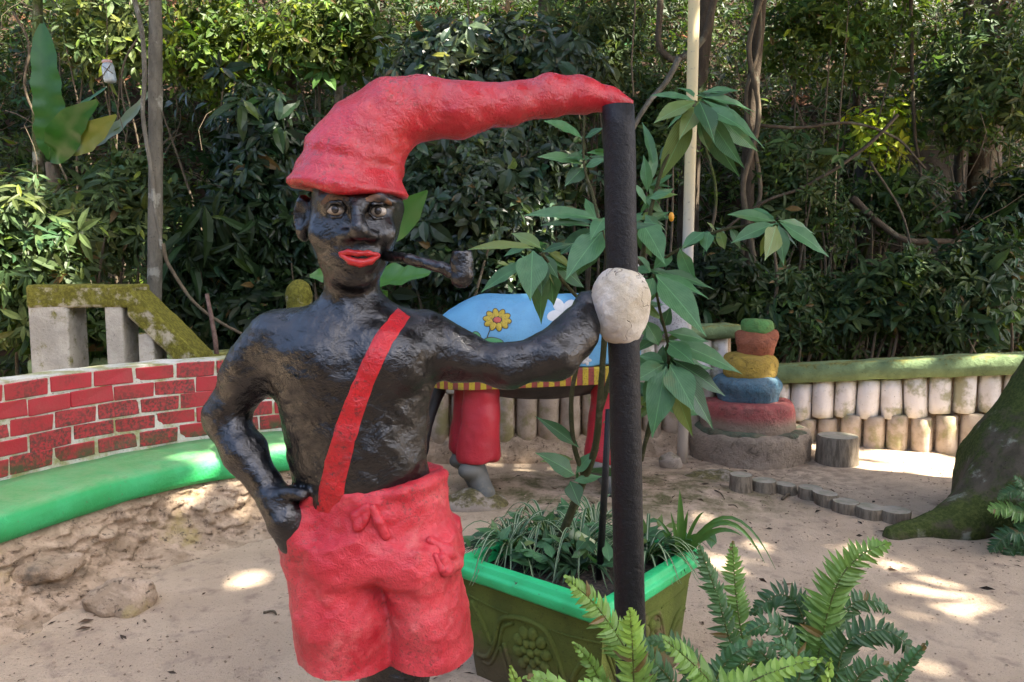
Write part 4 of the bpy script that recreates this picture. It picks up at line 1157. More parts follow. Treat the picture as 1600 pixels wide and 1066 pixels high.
pside = obj('planter_body', ringbox([(HB0, ZR - .074), (HB0 - .01, ZR - .12), (HB1 + .01, .05), (HB1, -.03), (HB1 - .1, -.03)]), M_PSIDE, PL_, smooth=False)
M_SOIL = NB('potting_soil'); n2 = M_SOIL.noise(50, 5, .7); M_SOIL = M_SOIL.done(M_SOIL.mix(M_SOIL.ramp(n2, .4, .6), (0.022, 0.016, 0.011), (0.07, 0.05, 0.033)), .95, M_SOIL.bump(n2, 1, .02))
so_v = np.array([Wp(x, y, ZR - .055 + .01 * vnoise(x, y, 0, 20, 1)) for x in np.linspace(-h_ + .05, h_ - .05, 24) for y in np.linspace(-h_ + .05, h_ - .05, 24)])
obj('soil', (so_v, np.array([[i*24 + j, (i+1)*24 + j, (i+1)*24 + j + 1, i*24 + j + 1] for i in range(23) for j in range(23)])), M_SOIL, PL_)
# relief on the two sides that face the camera
def side_pt(face, u, v, lift=0.0):
    """u across -1..1, v height in metres."""
    hw_ = np.interp(v, [0, ZR - .12], [HB1 + .005, HB0 - .01])
    if face == 0: return Wp(u * hw_, -(hw_ + lift), v)
    return Wp(hw_ + lift, u * hw_, v)
for face in (0, 1):
    cu, cvv = (0.02, .185) if face == 0 else (0.05, .185)
    k = 0
    for ring, (rad, npet, pw) in enumerate(((0, 1, .021), (.036, 7, .0195), (.072, 10, .0250))):
        for i in range(npet):
            a_ = 2*math.pi*i/npet + ring * .4
            c = side_pt(face, cu + rad * math.cos(a_) / h_, cvv + rad * math.sin(a_), .000)
            nrm_ = -uy if face == 0 else ux
            tx = ux if face == 0 else uy
            def f(X, Y, Z, c=c, a_=a_, pw=pw, ring=ring):
                x = (X - c[0]) * tx[0] + (Y - c[1]) * tx[1]; y = Z - c[2]; d_ = (X - c[0]) * nrm_[0] + (Y - c[1]) * nrm_[1]
                xr = x * math.cos(a_) + y * math.sin(a_); yr = -x * math.sin(a_) + y * math.cos(a_)
                return ell_sdf(xr, d_, yr, (0, 0, 0), (pw, .020 - ring * .002, pw * .84))
            obj('relief_petal', sdf_mesh(f, c - .035, c + .035, .004), M_PSIDE, pside)
    def arc_(pts, r_=.0075):
        r_ *= 1.35
        q_ = [side_pt(face, u, v, .0005) for u, v in catmull(np.array(pts), 7)]
        obj('relief_scroll', tube(q_, r_, 8), M_PSIDE, pside)
    arc_([(-.92, .09), (-.74, .10), (-.58, .17), (-.46, .26), (-.25, .292), (.0, .300), (.24, .285), (.40, .21), (.52, .13), (.62, .10)])
    arc_([(-.86, .07), (-.70, .075), (-.53, .15), (-.42, .235), (-.25, .27)], .005)
    arc_([(.24, .265), (.38, .19), (.40, .10), (.25, .045), (0, .03), (-.2, .045)], .005)
    arc_([(-.90, .30), (-.76, .23), (-.62, .15)]); arc_([(-.94, .29), (-.80, .215), (-.68, .15)], .005)
    arc_([(-.42, .18), (-.34, .10), (-.26, .02)]); arc_([(-.50, .16), (-.42, .08), (-.36, .02)], .006)
    arc_([(.60, .14), (.72, .21), (.86, .235), (.95, .23)]); arc_([(.66, .12), (.78, .175), (.93, .19)], .005)
    arc_([(-.98, .315), (-.5, .300), (-.3, .298)], .003)
    arc_([(.3, .298), (.6, .30), (.98, .315)], .003)
# ------------------------------------------------------------------ foliage tools
def leaf_mat(name, gloss=.38, trans=.35, spec=.5, tint=(1.25, 1.3, .55)):
    b = NB(name); a = b.attr('col').outputs['Color']
    n = b.noise(35, 3)
    c = b.mix(b.math('MULTIPLY', b.ramp(n, .4, .7), .35), a, b.mix(1.0, a, (.55, .6, .5), 'MULTIPLY'))
    b.done(c, gloss, b.bump(n, .25, .004), spec=spec)
    tr = b.n('BsdfTranslucent'); b.set(tr.inputs['Color'], b.mix(1.0, c, tint, 'MULTIPLY'))
    mx = b.n('MixShader'); mx.inputs[0].default_value = trans
    b.t.links.new(b.b.outputs[0], mx.inputs[1]); b.t.links.new(tr.outputs[0], mx.inputs[2]); b.t.links.new(mx.outputs[0], b.out.inputs['Surface'])
    return b.m
M_LEAF = leaf_mat('forest_leaf', .45, .34, .20)
M_GLOSS = leaf_mat('glossy_forest_leaf', .32, .22, .32)
class Bag:
    def __init__(s): s.p, s.d, s.n, s.L, s.W, s.c = [], [], [], [], [], []
    def add(s, p_, d, n, L, W, c):
        k = len(p_)
        s.p.append(p_); s.d.append(d); s.n.append(n); s.L.append(np.broadcast_to(L, (k,))); s.W.append(np.broadcast_to(W, (k,))); s.c.append(np.broadcast_to(c, (k, 3)))
    def arrays(s): return [np.concatenate(v) for v in (s.p, s.d, s.n, s.L, s.W, s.c)]
    def count(s): return sum(len(q) for q in s.p)
    def build(s, full=True, curl=.18, keep=None):
        p_, d, n, L, W, c = s.arrays()
        if keep is not None:
            m = keep(p_); p_, d, n, L, W, c = [v[m] for v in (p_, d, n, L, W, c)]
        d = norm(d); n = norm(n - d * np.sum(n * d, 1, keepdims=True)); sd = np.cross(d, n)
        N = len(p_); L_ = L[:, None]; W_ = W[:, None]
        cu = curl * rng.uniform(.3, 1.8, (N, 1))
        if full:
            mid = [p_, p_ + d * L_ * .32 - n * L_ * cu * .1, p_ + d * L_ * .66 - n * L_ * cu * .42, p_ + d * L_ - n * L_ * cu]
            lf = [mid[1] + sd * W_ * .46 + n * W_ * .13, mid[2] + sd * W_ * .40 + n * W_ * .12 + d * L_ * .02]
            rt = [mid[1] - sd * W_ * .46 + n * W_ * .13, mid[2] - sd * W_ * .40 + n * W_ * .12 + d * L_ * .02]
            V = np.stack(mid + lf + rt, 1).reshape(-1, 3)
            o = (np.arange(N) * 8)[:, None]
            T = np.array([[0, 1, 4], [0, 6, 1], [2, 3, 5], [2, 7, 3]]); Q = np.array([[1, 2, 5, 4], [1, 6, 7, 2]])
            Fc = [(o[:, None] + T[None]).reshape(-1, 3), (o[:, None] + Q[None]).reshape(-1, 4)]
            col = np.repeat(c, 8, 0)
        else:
            m1 = p_ + d * L_ * .5 - n * L_ * cu * .25
            V = np.stack([p_, m1 + sd * W_ * .48 + n * W_ * .12, p_ + d * L_ - n * L_ * cu, m1 - sd * W_ * .48 + n * W_ * .12], 1).reshape(-1, 3)
            o = (np.arange(N) * 4)[:, None]; T = np.array([[0, 2, 1], [0, 3, 2]])
            Fc = [(o[:, None] + T[None]).reshape(-1, 3)]
            col = np.repeat(c, 4, 0)
        return (V, Fc), col
def rand_dir(N, up=0.0):
    v = norm(rng.normal(size=(N, 3))); v[:, 2] += up; return norm(v)
def colvar(c, N, v=.28, hue=.12):
    k = np.exp(rng.normal(0, v, (N, 1))); h = rng.normal(0, hue, (N, 1))
    return np.clip(np.asarray(c)[None] * k * (1 + np.concatenate([h * 1.2, 0 * h, -h], 1)), .004, .6)
def whorls(bag, ctr_, axis_, n, L, W, spread=(55, 100), droop=.25, col=(.05, .09, .03), lv=.2, young=0.0):
    N = len(ctr_); ax = norm(axis_)
    t = np.where(np.abs(ax[:, 2:3]) < .9, np.array([[0, 0, 1.0]]), np.array([[1.0, 0, 0]]))
    u = norm(np.cross(ax, t)); v = np.cross(ax, u)
    cc = colvar(np.asarray(col) * np.array([1.12, 1.06, .82]), N, .26, .12); ph = rng.uniform(0, 6.28, N); sz = np.exp(rng.normal(0, lv, N))
    for k in range(n):
        a_ = ph + 2*math.pi*k/n + rng.normal(0, .25, N); e = np.radians(rng.uniform(*spread, N))
        d = ax * np.cos(e)[:, None] + (u * np.cos(a_)[:, None] + v * np.sin(a_)[:, None]) * np.sin(e)[:, None]
        d[:, 2] -= droop * rng.uniform(.3, 1.6, N)
        d = norm(d)
        nn = ax + rng.normal(0, .22, (N, 3))
        s_ = sz * np.exp(rng.normal(0, .18, N))
        kc = cc * np.exp(rng.normal(0, .16, (N, 1)))
        if young:
            y_ = rng.uniform(size=(N, 1)) < young; kc = np.where(y_, kc * np.array([[2.2, 2.0, 1.0]]), kc)
        off = ax * (rng.uniform(-1.0, .25, (N, 1)) * L * np.minimum(sz, 1.4)[:, None])
        if k > 2: kc = np.where(rng.uniform(size=(N, 1)) < .025, np.array([[.13, .085, .03]]), kc)
        bag.add(ctr_ + d * .012 + off, d, nn, L * s_, W * s_, np.clip(kc, .003, .6))
def blob_pts(c, r, N, shell=.45):
    v = rand_dir(N); k = (shell + (1 - shell) * rng.uniform(size=(N, 1)) ** .6) * np.exp(rng.normal(0, .22, (N, 1)))
    q = np.asarray(c) + v * np.asarray(r) * k
    return q, v
def mat_bark(name, c1, c2, lich, moss=0.0, sc_=1.0):
    b = NB(name); n1 = b.noise(9 * sc_, 6, .65, .3, stretch=(1, 1, .35)); n2 = b.noise(50 * sc_, 5, .7); l = b.noise(6 * sc_, 5, .6)
    c = b.mix(b.ramp(n1, .35, .65), c1, c2); c = b.mix(b.ramp(l, .55, .64), c, lich); c = b.mix(b.ramp(n2, .58, .72), c, tuple(v * .35 for v in c1))
    if moss: c = b.mix(b.ramp(b.noise(3.1, 5, .65), .62 - moss * .3, .74 - moss * .3), c, b.mix(b.ramp(n2, .4, .6), (0.045, 0.062, 0.014), (0.085, 0.105, 0.026)))
    return b.done(c, .92, b.bump(b.math('ADD', n1, n2), .9, .015), spec=.2)
M_BARKG = mat_bark('grey_lichen_bark', (0.10, 0.092, 0.07), (0.17, 0.155, 0.12), (0.26, 0.255, 0.21))
M_BARKD = mat_bark('dark_bark', (0.055, 0.042, 0.028), (0.095, 0.072, 0.048), (0.12, 0.11, 0.075))
M_BARKM = mat_bark('mossy_bark', (0.075, 0.062, 0.038), (0.13, 0.105, 0.07), (0.30, 0.30, 0.22), .70)
M_TWIG = mat_bark('twig_bark', (0.10, 0.078, 0.05), (0.17, 0.13, 0.085), (0.14, 0.13, 0.08), 0, 3)

# ------------------------------------------------------------------ where the sun comes through
GAPS = []
def gap(px, py, z, rx, ry, so=.20):
    q = G(px, py, z); g_ = q - S * (q[2] / S[2]); GAPS.append((g_[0], g_[1], rx, ry, so))
gap(1450, 735, 0, .80, .16, .22); gap(1400, 728, 0, .42, .14, .22); gap(1520, 742, 0, .5, .13, .22)
gap(1420, 690, .12, .22, .10); gap(1490, 640, .4, .16, .10); gap(1545, 620, .5, .14, .10); gap(1330, 620, .45, .14, .06); gap(1420, 600, .55, .10, .06)
gap(425, 915, .0, .26, .07); gap(400, 880, .1, .12, .06); gap(310, 722, .43, .13, .10, .2); gap(440, 705, .43, .08, .08)
gap(1190, 862, 0, .20, .05); gap(1165, 880, 0, .14, .05); gap(1440, 928, 0, .16, .035); gap(1330, 858, 0, .12, .03);
gap(830, 741, 0, .22, .035); gap(715, 642, .5, .05, .05); gap(1060, 60, 3.3, .3, .5); gap(1240, 600, .62, .1, .08); gap(1100, 990, .5, .12, .05)
for px_, py_, Y_, r_ in ((340, 70, 8.3, .7), (500, 60, 8.0, .5), (740, 90, 7.0, .28), (150, 50, 8.0, .45), (1372, 215, 8.6, .35), (1200, 130, 8.0, .3), (640, 120, 7.2, .16), (880, 280, 6.9, .16), (1510, 30, 8.3, .35), (90, 320, 5.6, .28), (420, 220, 6.9, .16), (1260, 420, 7.3, .14), (1400, 480, 7.2, .14), (960, 60, 7.8, .25)):
    q = P(px_, py_, Y_); g_ = q - S * (q[2] / S[2]); GAPS.append((g_[0], g_[1], r_, r_ * .7, .16))
def shaded(pts, soft_=None):
    """True where a crown leaf may hang: its shadow misses every sunlit patch."""
    g_ = pts - S[None] * (pts[:, 2:3] / S[2]); m = np.ones(len(pts), bool)
    for (x, y, rx, ry, so) in GAPS:
        so = so if soft_ is None else soft_
        k = ((g_[:, 0] - x) / (rx + so)) ** 2 + ((g_[:, 1] - y) / (ry + so)) ** 2
        m &= k > 1
    return m
def cast_free(p_): return shaded(p_)

# ------------------------------------------------------------------ the big leaning mossy tree, whose crown shades the place
tb = np.array([3.08, 4.55, 0])
BIG = thing('leaning_tree', 'thick leaning mossy tree trunk with spreading root', 'tree', tuple(tb))
def trunk_f(X, Y, Z):
    d = chain(X, Y, Z, [np.array([3.16, 4.55, -.2]), np.array([3.22, 4.57, .25]), np.array([3.60, 4.6, .95]), np.array([3.90, 4.62, 1.6]), np.array([4.12, 4.6, 2.6])], [.48, .42, .38, .36, .33], .12)
    d = smin(d, chain(X, Y, Z, [np.array([3.0, 4.45, .20]), np.array([2.60, 4.32, .04]), np.array([2.18, 4.26, -.02])], [.22, .12, .06], .08), .20)
    d = smin(d, chain(X, Y, Z, [np.array([3.0, 4.25, .18]), np.array([2.95, 3.92, -.02]), np.array([2.90, 3.6, -.10])], [.20, .12, .06], .08), .14)
    d = smin(d, chain(X, Y, Z, [np.array([3.3, 4.3, .15]), np.array([3.7, 4.0, -.02]), np.array([4.2, 3.8, -.12])], [.22, .15, .08], .08), .14)
    return d + .018 * fbm(X, Y, Z * .5, 5, 3, 3) + .008 * fbm(X, Y, Z * .5, 16, 3, 8)
obj('trunk', sdf_mesh(trunk_f, (1.95, 3.45, -.2), (4.7, 5.4, 2.6), .032), M_BARKM, BIG)
cc_ = np.array([6.4, 3.1, 8.6])
limb0 = np.array([4.0, 4.6, 2.35])
fork = np.array([4.7, 4.4, 5.0])
obj('limb', tube(catmull([limb0, np.array([4.35, 4.55, 3.6]), fork], 8), [.335, .27, .23], 16, .08), M_BARKM, BIG)
for k, tip_ in enumerate(((1.9, 1.8, 8.2), (3.0, -2.2, 8.6), (5.8, -3.4, 8.6), (8.6, -1.8, 8.8), (9.2, 2.2, 8.6), (6.5, 5.0, 8.3), (2.6, 4.4, 8.2), (7.4, .6, 9.2), (4.8, 1.0, 9.3))):
    for _ in range(60):
        tip2 = np.array(tip_, float) + rng.normal(0, .8, 3) * np.array([1, 1, .4]); m = fork + (tip2 - fork) * .5 + np.array([rng.normal(0, .4), rng.normal(0, .4), .7])
        path_ = catmull([fork - np.array([0, 0, .1 * (k % 3)]), m, tip2], 7)
        if shaded(path_, .10).all(): break
    obj('limb', tube(path_, [.16, .09, .03], 8, .08, seed=k), M_BARKM, BIG)
bag = Bag()
N = 12000
CC = np.array([.7, 4.5]) + S[:2] / S[2] * 8.6
q = np.stack([CC[0] + rng.uniform(-5.5, 5.5, N), CC[1] + rng.uniform(-5.6, 9.6, N), 8.6 + rng.normal(0, .6, N)], 1)
m = (np.abs((q[:, 0] - CC[0]) / 5.4) ** 3 + np.abs((q[:, 1] - CC[1] - 2) / 7.5) ** 3 < 1)
q = q[m]
whorls(bag, q, rand_dir(len(q), .8), 5, .34, .155, (60, 105), .2, (.045, .080, .022))
(gv, gfc), gc = bag.build(False, keep=shaded)
obj('crown', (gv, gfc), M_LEAF, BIG, smooth=False, col=gc)

# ------------------------------------------------------------------ forest trees on the hillside (crowns above the frame)
def zhill(x, y): return float(ground_z(np.array([x]), np.array([y]))[0])
def forest_tree(label, pix, Y, rads, mat, crown, col, name='forest_tree', ncl=650, L=.26, W=.12, lean=(0, 0), limbs=4):
    pts = [P(a_, b2, Y + i * lean[1]) for i, (a_, b2) in enumerate(pix)]
    x0, y0 = pts[0][0], pts[0][1]; z0 = zhill(x0, y0)
    if pts[0][2] > z0: pts.insert(0, np.array([x0, y0, z0 - .1]))
    else: pts[0][2] = min(pts[0][2], z0 - .05)
    top = pts[-1]; dirv = norm(pts[-1] - pts[-2]); pts.append(top + np.array([dirv[0] * .5, dirv[1] * .3, crown[2] * .65]))
    T = thing(name, label, 'tree', (x0, y0, z0), 'trees on the shaded hillside')
    pp = catmull(pts, 8)
    obj('trunk', tube(pp, list(rads) + [rads[-1] * .5], 12, .10, seed=int(x0 * 7)), mat, T)
    c = pp[-1] + np.array([0, 0, crown[1] * .3])
    for k in range(limbs):
        a_ = rng.uniform(0, 6.28); e = c + np.array([math.cos(a_) * crown[0] * .7, math.sin(a_) * crown[0] * .7, rng.uniform(-.2, .6) * crown[1]])
        s_ = pp[-3]; obj('limb', tube(catmull([s_, (s_ + e) / 2 + np.array([0, 0, .3]), e], 5), [rads[-1] * .5, rads[-1] * .3, .01], 7, .05), mat, T)
    bag = Bag(); q, v = blob_pts(c, (crown[0], crown[0], crown[1]), ncl, .35)
    whorls(bag, q, norm(v * .6 + np.array([0, 0, .7])), 6, L, W, (55, 105), .25, col)
    (gv, gfc), gc = bag.build(False, keep=lambda s: shaded(s) & ~((s[:, 2] < 1.5 + .30 * s[:, 1])))
    obj('crown', (gv, gfc), M_LEAF, T, smooth=False, col=gc)
    return T
forest_tree('slender pale tree with lichen blotched trunk rising behind the stair rail', [(240, 600), (243, 300), (243, 120), (241, -60)], 6.1, [.058, .056, .052, .048], M_BARKG, (2.0, 1.2, 3.5), (.045, .080, .022))
forest_tree('thick dark tree leaning behind the grey pipe', [(1072, 520), (1078, 250), (1092, 100), (1108, -60)], 8.6, [.14, .12, .11, .10], M_BARKD, (2.3, 1.3, 3.8), (.04, .072, .022))
forest_tree('tree wrapped in twisting lianas right of the grey pipe', [(1172, 520), (1168, 300), (1178, 120), (1192, -60)], 8.2, [.075, .07, .07, .065], M_BARKD, (2.1, 1.2, 3.6), (.042, .076, .022))
forest_tree('stout tree with twin trunk deep in shade at upper right', [(1525, 480), (1535, 260), (1548, 130), (1565, -60)], 9.6, [.21, .20, .19, .17], M_BARKD, (2.6, 1.5, 3.8), (.04, .07, .02))
forest_tree('thin dark tree beside the stout twin trunk', [(1492, 480), (1496, 300), (1510, 140), (1515, -60)], 9.2, [.07, .065, .06, .06], M_BARKD, (1.8, 1.1, 3.6), (.04, .07, .02))
forest_tree('tall thin tree above the statue\'s cap brim', [(462, 520), (460, 300), (455, 120), (452, -60)], 8.8, [.07, .06, .06, .055], M_BARKD, (2.1, 1.2, 3.6), (.05, .085, .022))
forest_tree('thin pale tree seen over the top of the red cap', [(520, 520), (526, 300), (530, 120), (535, -60)], 9.4, [.06, .055, .05, .045], M_BARKG, (1.9, 1.1, 3.6), (.05, .085, .022))
forest_tree('tree with mossy trunk at far upper left edge', [(62, 500), (60, 250), (58, 100), (58, -60)], 9.0, [.07, .06, .055, .05], M_BARKM, (2.0, 1.2, 3.6), (.05, .09, .022))
forest_tree('thin upright tree between the twisted lianas and stout trunk', [(1335, 520), (1340, 250), (1338, 100), (1345, -60)], 9.8, [.05, .05, .045, .045], M_BARKD, (2.0, 1.2, 3.6), (.04, .075, .02))
forest_tree('slim tree behind the cap\'s drooping tail', [(832, 480), (840, 250), (846, 80), (850, -60)], 9.6, [.07, .06, .06, .05], M_BARKD, (2.2, 1.2, 3.6), (.04, .07, .02))

# ------------------------------------------------------------------ hillside undergrowth: one uncountable mass
bag = Bag(); N = 31000
y_ = rng.uniform(0, 1, N) ** .8 * 8.5; x_ = rng.uniform(-1, 1, N) * (9.6 + y_ * .6)
yy = hill_start(x_) + .25 + y_
q = np.stack([x_, yy, ground_z(x_, yy) + rng.uniform(0, 1, N) ** 1.5 * 1.25], 1)
whorls(bag, q, norm(rng.normal(0, .5, (N, 3)) + np.array([0, -.55, .7])), 6, .105, .040, (50, 100), .3, (.030, .053, .018), .38, .05)
(gv, gfc), gc = bag.build(False)
tag(obj('undergrowth', (gv, gfc), M_LEAF, None, smooth=False, col=gc), 'dense leafy undergrowth covering the shaded hillside', 'undergrowth', kind='stuff')
# unseen wood added behind and left of the viewer to block low sky, leaves darkened
bag = Bag(); N = 5200
t_ = rng.uniform(0, 1, N); ang_ = math.radians(150) + t_ * math.radians(195)
rad_ = rng.uniform(8.5, 11.5, N); hz_ = rng.uniform(0, 1, N) * (5.0 + 1.5 * np.sin(t_ * 17))
q = np.stack([np.cos(ang_) * rad_, np.sin(ang_) * rad_ + 1.0, hz_], 1); q = q[(q[:, 1] < 3.5)]
whorls(bag, q, norm(-q * np.array([.1, .1, 0]) + rng.normal(0, .4, (len(q), 3)) + np.array([0, 0, .6])), 6, .42, .19, (50, 105), .3, (.018, .031, .010))
(gv, gfc), gc = bag.build(False)
tag(obj('sky_blocking_forest', (gv, gfc), M_LEAF, None, smooth=False, col=gc), 'dense unseen wood added behind the viewer to block the low sky', 'forest', kind='stuff')

# ------------------------------------------------------------------ single shrubs
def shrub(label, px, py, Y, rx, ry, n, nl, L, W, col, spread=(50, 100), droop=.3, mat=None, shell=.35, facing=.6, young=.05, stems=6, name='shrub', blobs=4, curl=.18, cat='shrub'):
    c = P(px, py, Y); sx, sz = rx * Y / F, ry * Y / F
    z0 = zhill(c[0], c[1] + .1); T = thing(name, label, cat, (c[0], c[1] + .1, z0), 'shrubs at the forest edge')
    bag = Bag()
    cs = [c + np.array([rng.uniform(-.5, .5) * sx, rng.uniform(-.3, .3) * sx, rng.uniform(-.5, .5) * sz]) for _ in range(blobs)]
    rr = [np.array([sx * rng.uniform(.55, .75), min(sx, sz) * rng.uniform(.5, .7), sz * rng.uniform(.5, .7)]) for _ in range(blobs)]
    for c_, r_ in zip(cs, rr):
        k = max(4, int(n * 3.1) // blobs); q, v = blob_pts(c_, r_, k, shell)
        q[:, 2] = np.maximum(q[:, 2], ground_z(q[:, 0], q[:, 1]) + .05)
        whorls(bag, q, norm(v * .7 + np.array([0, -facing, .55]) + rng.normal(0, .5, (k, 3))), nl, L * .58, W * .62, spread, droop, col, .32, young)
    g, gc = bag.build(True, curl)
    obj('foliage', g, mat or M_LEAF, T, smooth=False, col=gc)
    for k in range(stems):
        c_ = cs[k % blobs]; r_ = rr[k % blobs]; e = c_ + rng.normal(0, .45, 3) * r_
        b0_ = np.array([c[0] + rng.normal(0, .10), c[1] + .1 + rng.normal(0, .08), z0 - .08])
        mm = (b0_ + e) / 2 + rng.normal(0, .12, 3)
        obj('stem', tube(catmull([b0_, mm, e], 6), [.022, .014, .006], 6), M_TWIG, T)
    return T
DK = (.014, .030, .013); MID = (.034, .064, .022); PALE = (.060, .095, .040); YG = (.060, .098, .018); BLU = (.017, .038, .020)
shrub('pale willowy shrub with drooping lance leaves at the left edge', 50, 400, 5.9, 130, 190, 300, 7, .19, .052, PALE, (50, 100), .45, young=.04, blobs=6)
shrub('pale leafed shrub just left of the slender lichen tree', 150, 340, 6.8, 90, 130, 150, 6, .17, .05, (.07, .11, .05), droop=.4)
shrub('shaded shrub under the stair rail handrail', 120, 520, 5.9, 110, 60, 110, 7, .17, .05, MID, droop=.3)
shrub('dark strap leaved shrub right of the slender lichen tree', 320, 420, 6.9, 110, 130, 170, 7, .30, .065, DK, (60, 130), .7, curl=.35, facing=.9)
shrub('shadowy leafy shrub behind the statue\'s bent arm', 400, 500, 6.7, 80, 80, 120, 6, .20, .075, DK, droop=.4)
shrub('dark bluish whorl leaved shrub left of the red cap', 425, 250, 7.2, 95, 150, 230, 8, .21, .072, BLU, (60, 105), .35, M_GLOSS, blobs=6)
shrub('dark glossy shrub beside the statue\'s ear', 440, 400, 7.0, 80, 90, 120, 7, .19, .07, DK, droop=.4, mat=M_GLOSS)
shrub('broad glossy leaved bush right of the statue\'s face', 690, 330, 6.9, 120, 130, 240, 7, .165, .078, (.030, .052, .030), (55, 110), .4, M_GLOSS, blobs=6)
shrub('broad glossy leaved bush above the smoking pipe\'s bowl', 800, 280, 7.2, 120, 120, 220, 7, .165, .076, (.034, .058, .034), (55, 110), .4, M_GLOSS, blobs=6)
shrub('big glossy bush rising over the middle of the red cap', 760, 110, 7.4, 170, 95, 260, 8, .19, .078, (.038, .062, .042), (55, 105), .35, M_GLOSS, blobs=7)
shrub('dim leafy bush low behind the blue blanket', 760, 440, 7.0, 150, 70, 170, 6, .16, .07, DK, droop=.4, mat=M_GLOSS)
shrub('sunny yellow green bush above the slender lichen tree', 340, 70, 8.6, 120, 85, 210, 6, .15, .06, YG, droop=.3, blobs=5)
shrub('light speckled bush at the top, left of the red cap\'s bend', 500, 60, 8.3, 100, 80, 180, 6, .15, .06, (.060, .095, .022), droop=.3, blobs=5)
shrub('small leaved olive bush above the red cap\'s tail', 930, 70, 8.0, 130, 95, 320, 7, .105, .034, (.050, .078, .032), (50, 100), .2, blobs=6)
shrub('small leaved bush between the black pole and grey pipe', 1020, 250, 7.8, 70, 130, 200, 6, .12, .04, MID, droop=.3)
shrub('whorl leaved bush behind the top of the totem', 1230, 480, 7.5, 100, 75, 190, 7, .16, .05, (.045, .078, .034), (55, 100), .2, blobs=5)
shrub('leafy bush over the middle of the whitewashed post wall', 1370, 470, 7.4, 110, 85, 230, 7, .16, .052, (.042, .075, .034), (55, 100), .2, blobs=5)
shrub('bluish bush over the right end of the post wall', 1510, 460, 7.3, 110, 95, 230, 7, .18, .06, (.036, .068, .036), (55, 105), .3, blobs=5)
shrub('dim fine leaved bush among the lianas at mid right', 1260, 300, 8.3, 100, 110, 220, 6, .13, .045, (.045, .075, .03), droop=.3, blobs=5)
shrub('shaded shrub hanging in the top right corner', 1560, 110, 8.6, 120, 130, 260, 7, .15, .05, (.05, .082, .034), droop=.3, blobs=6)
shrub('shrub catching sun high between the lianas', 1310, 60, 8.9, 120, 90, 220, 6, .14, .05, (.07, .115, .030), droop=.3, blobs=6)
shrub('bright yellow green sapling glowing beside the grey slab', 1375, 215, 8.8, 45, 70, 70, 5, .14, .065, (.16, .22, .03), droop=.3, young=.3, blobs=3)  # sunlit brightness put into the leaf colour
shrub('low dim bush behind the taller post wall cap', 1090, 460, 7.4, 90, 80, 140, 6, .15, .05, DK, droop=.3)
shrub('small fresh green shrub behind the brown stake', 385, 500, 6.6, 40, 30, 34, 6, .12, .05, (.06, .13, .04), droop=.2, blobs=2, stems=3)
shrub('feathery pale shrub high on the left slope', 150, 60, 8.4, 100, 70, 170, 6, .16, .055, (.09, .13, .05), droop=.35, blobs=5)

# ------------------------------------------------------------------ lianas, branches and a stake
def vine(name, label, pix, Y, r0, r1, mat, cat='vine', seg=7, dY=0.0, group='lianas and bare branches', n=8):
    pts = catmull([P(a_, b2, Y + dY * i) for i, (a_, b2) in enumerate(pix)], n)
    pts = pts + .02 * np.stack([fbm(pts[:, 0], pts[:, 1], pts[:, 2], 2.2, 2, s) for s in (1, 2, 3)], 1)
    return tag(obj(name, tube(pts, np.linspace(r0, r1, len(pts)), seg, .12), mat), label, cat, group)
vine('vine', 'pale vine sagging from the lichen tree to the statue\'s shoulder', [(252, 380), (262, 415), (300, 465), (345, 503), (400, 530)], 6.0, .016, .011, M_TWIG)
vine('vine', 'grey vine climbing beside the lichen tree', [(205, -30), (222, 60), (224, 160), (236, 250), (243, 330), (250, 390)], 6.0, .02, .013, M_BARKG)
vine('branch', 'curved bare branch between the red cap tip and grey pipe', [(1062, 90), (1040, 130), (1010, 165), (985, 215), (975, 260)], 7.4, .03, .02, M_BARKG, 'branch')
vine('branch', 'crooked bare branch rising past the grey pipe top', [(1032, 0), (1028, 60), (1040, 85), (1062, 92), (1100, 60), (1122, -20)], 7.6, .03, .035, M_BARKD, 'branch')
vine('vine', 'straight hanging liana above the red cap tip', [(990, -20), (990, 70), (988, 150)], 7.2, .008, .008, M_TWIG)
vine('vine', 'thick liana twisting up the tree right of the pipe', [(1160, 520), (1182, 420), (1160, 300), (1186, 180), (1170, 80), (1195, -30)], 8.0, .03, .026, M_TWIG)
vine('vine', 'second liana twisting around the same tree', [(1190, 520), (1162, 400), (1188, 290), (1165, 160), (1188, 60), (1180, -30)], 8.05, .022, .02, M_TWIG)
vine('vine', 'long bare liana crossing level at mid right', [(1185, 195), (1260, 200), (1330, 192), (1400, 215), (1445, 265)], 8.1, .018, .012, M_BARKD)
vine('vine', 'diagonal liana running down toward the totem', [(1400, 180), (1345, 235), (1260, 290), (1190, 318), (1120, 370)], 8.0, .02, .014, M_BARKD)
vine('vine', 'looping liana hanging before the grey slab', [(1360, 255), (1400, 320), (1425, 390), (1430, 460), (1415, 520)], 8.0, .012, .01, M_TWIG)
vine('branch', 'fallen branch slanting above the post wall', [(1330, 310), (1375, 350), (1420, 375), (1500, 380)], 8.2, .04, .03, M_BARKD, 'branch')
vine('vine', 'upright liana at the upper right beside a sunny gap', [(1425, -20), (1424, 80), (1428, 170), (1440, 300), (1455, 420)], 8.6, .02, .016, M_BARKD)
vine('vine', 'thin liana left of the leaning dark tree', [(1140, 560), (1128, 460), (1110, 380), (1118, 300), (1100, 210)], 7.6, .018, .014, M_BARKM)
vine('vine', 'brown root hanging down behind the totem top', [(1205, 560), (1200, 500), (1215, 440), (1205, 360)], 7.3, .018, .014, M_TWIG)
vine('branch', 'dry yellowish cane standing in the pale left shrub', [(60, 440), (55, 380), (52, 300)], 6.0, .016, .014, M_TWIG, 'branch')
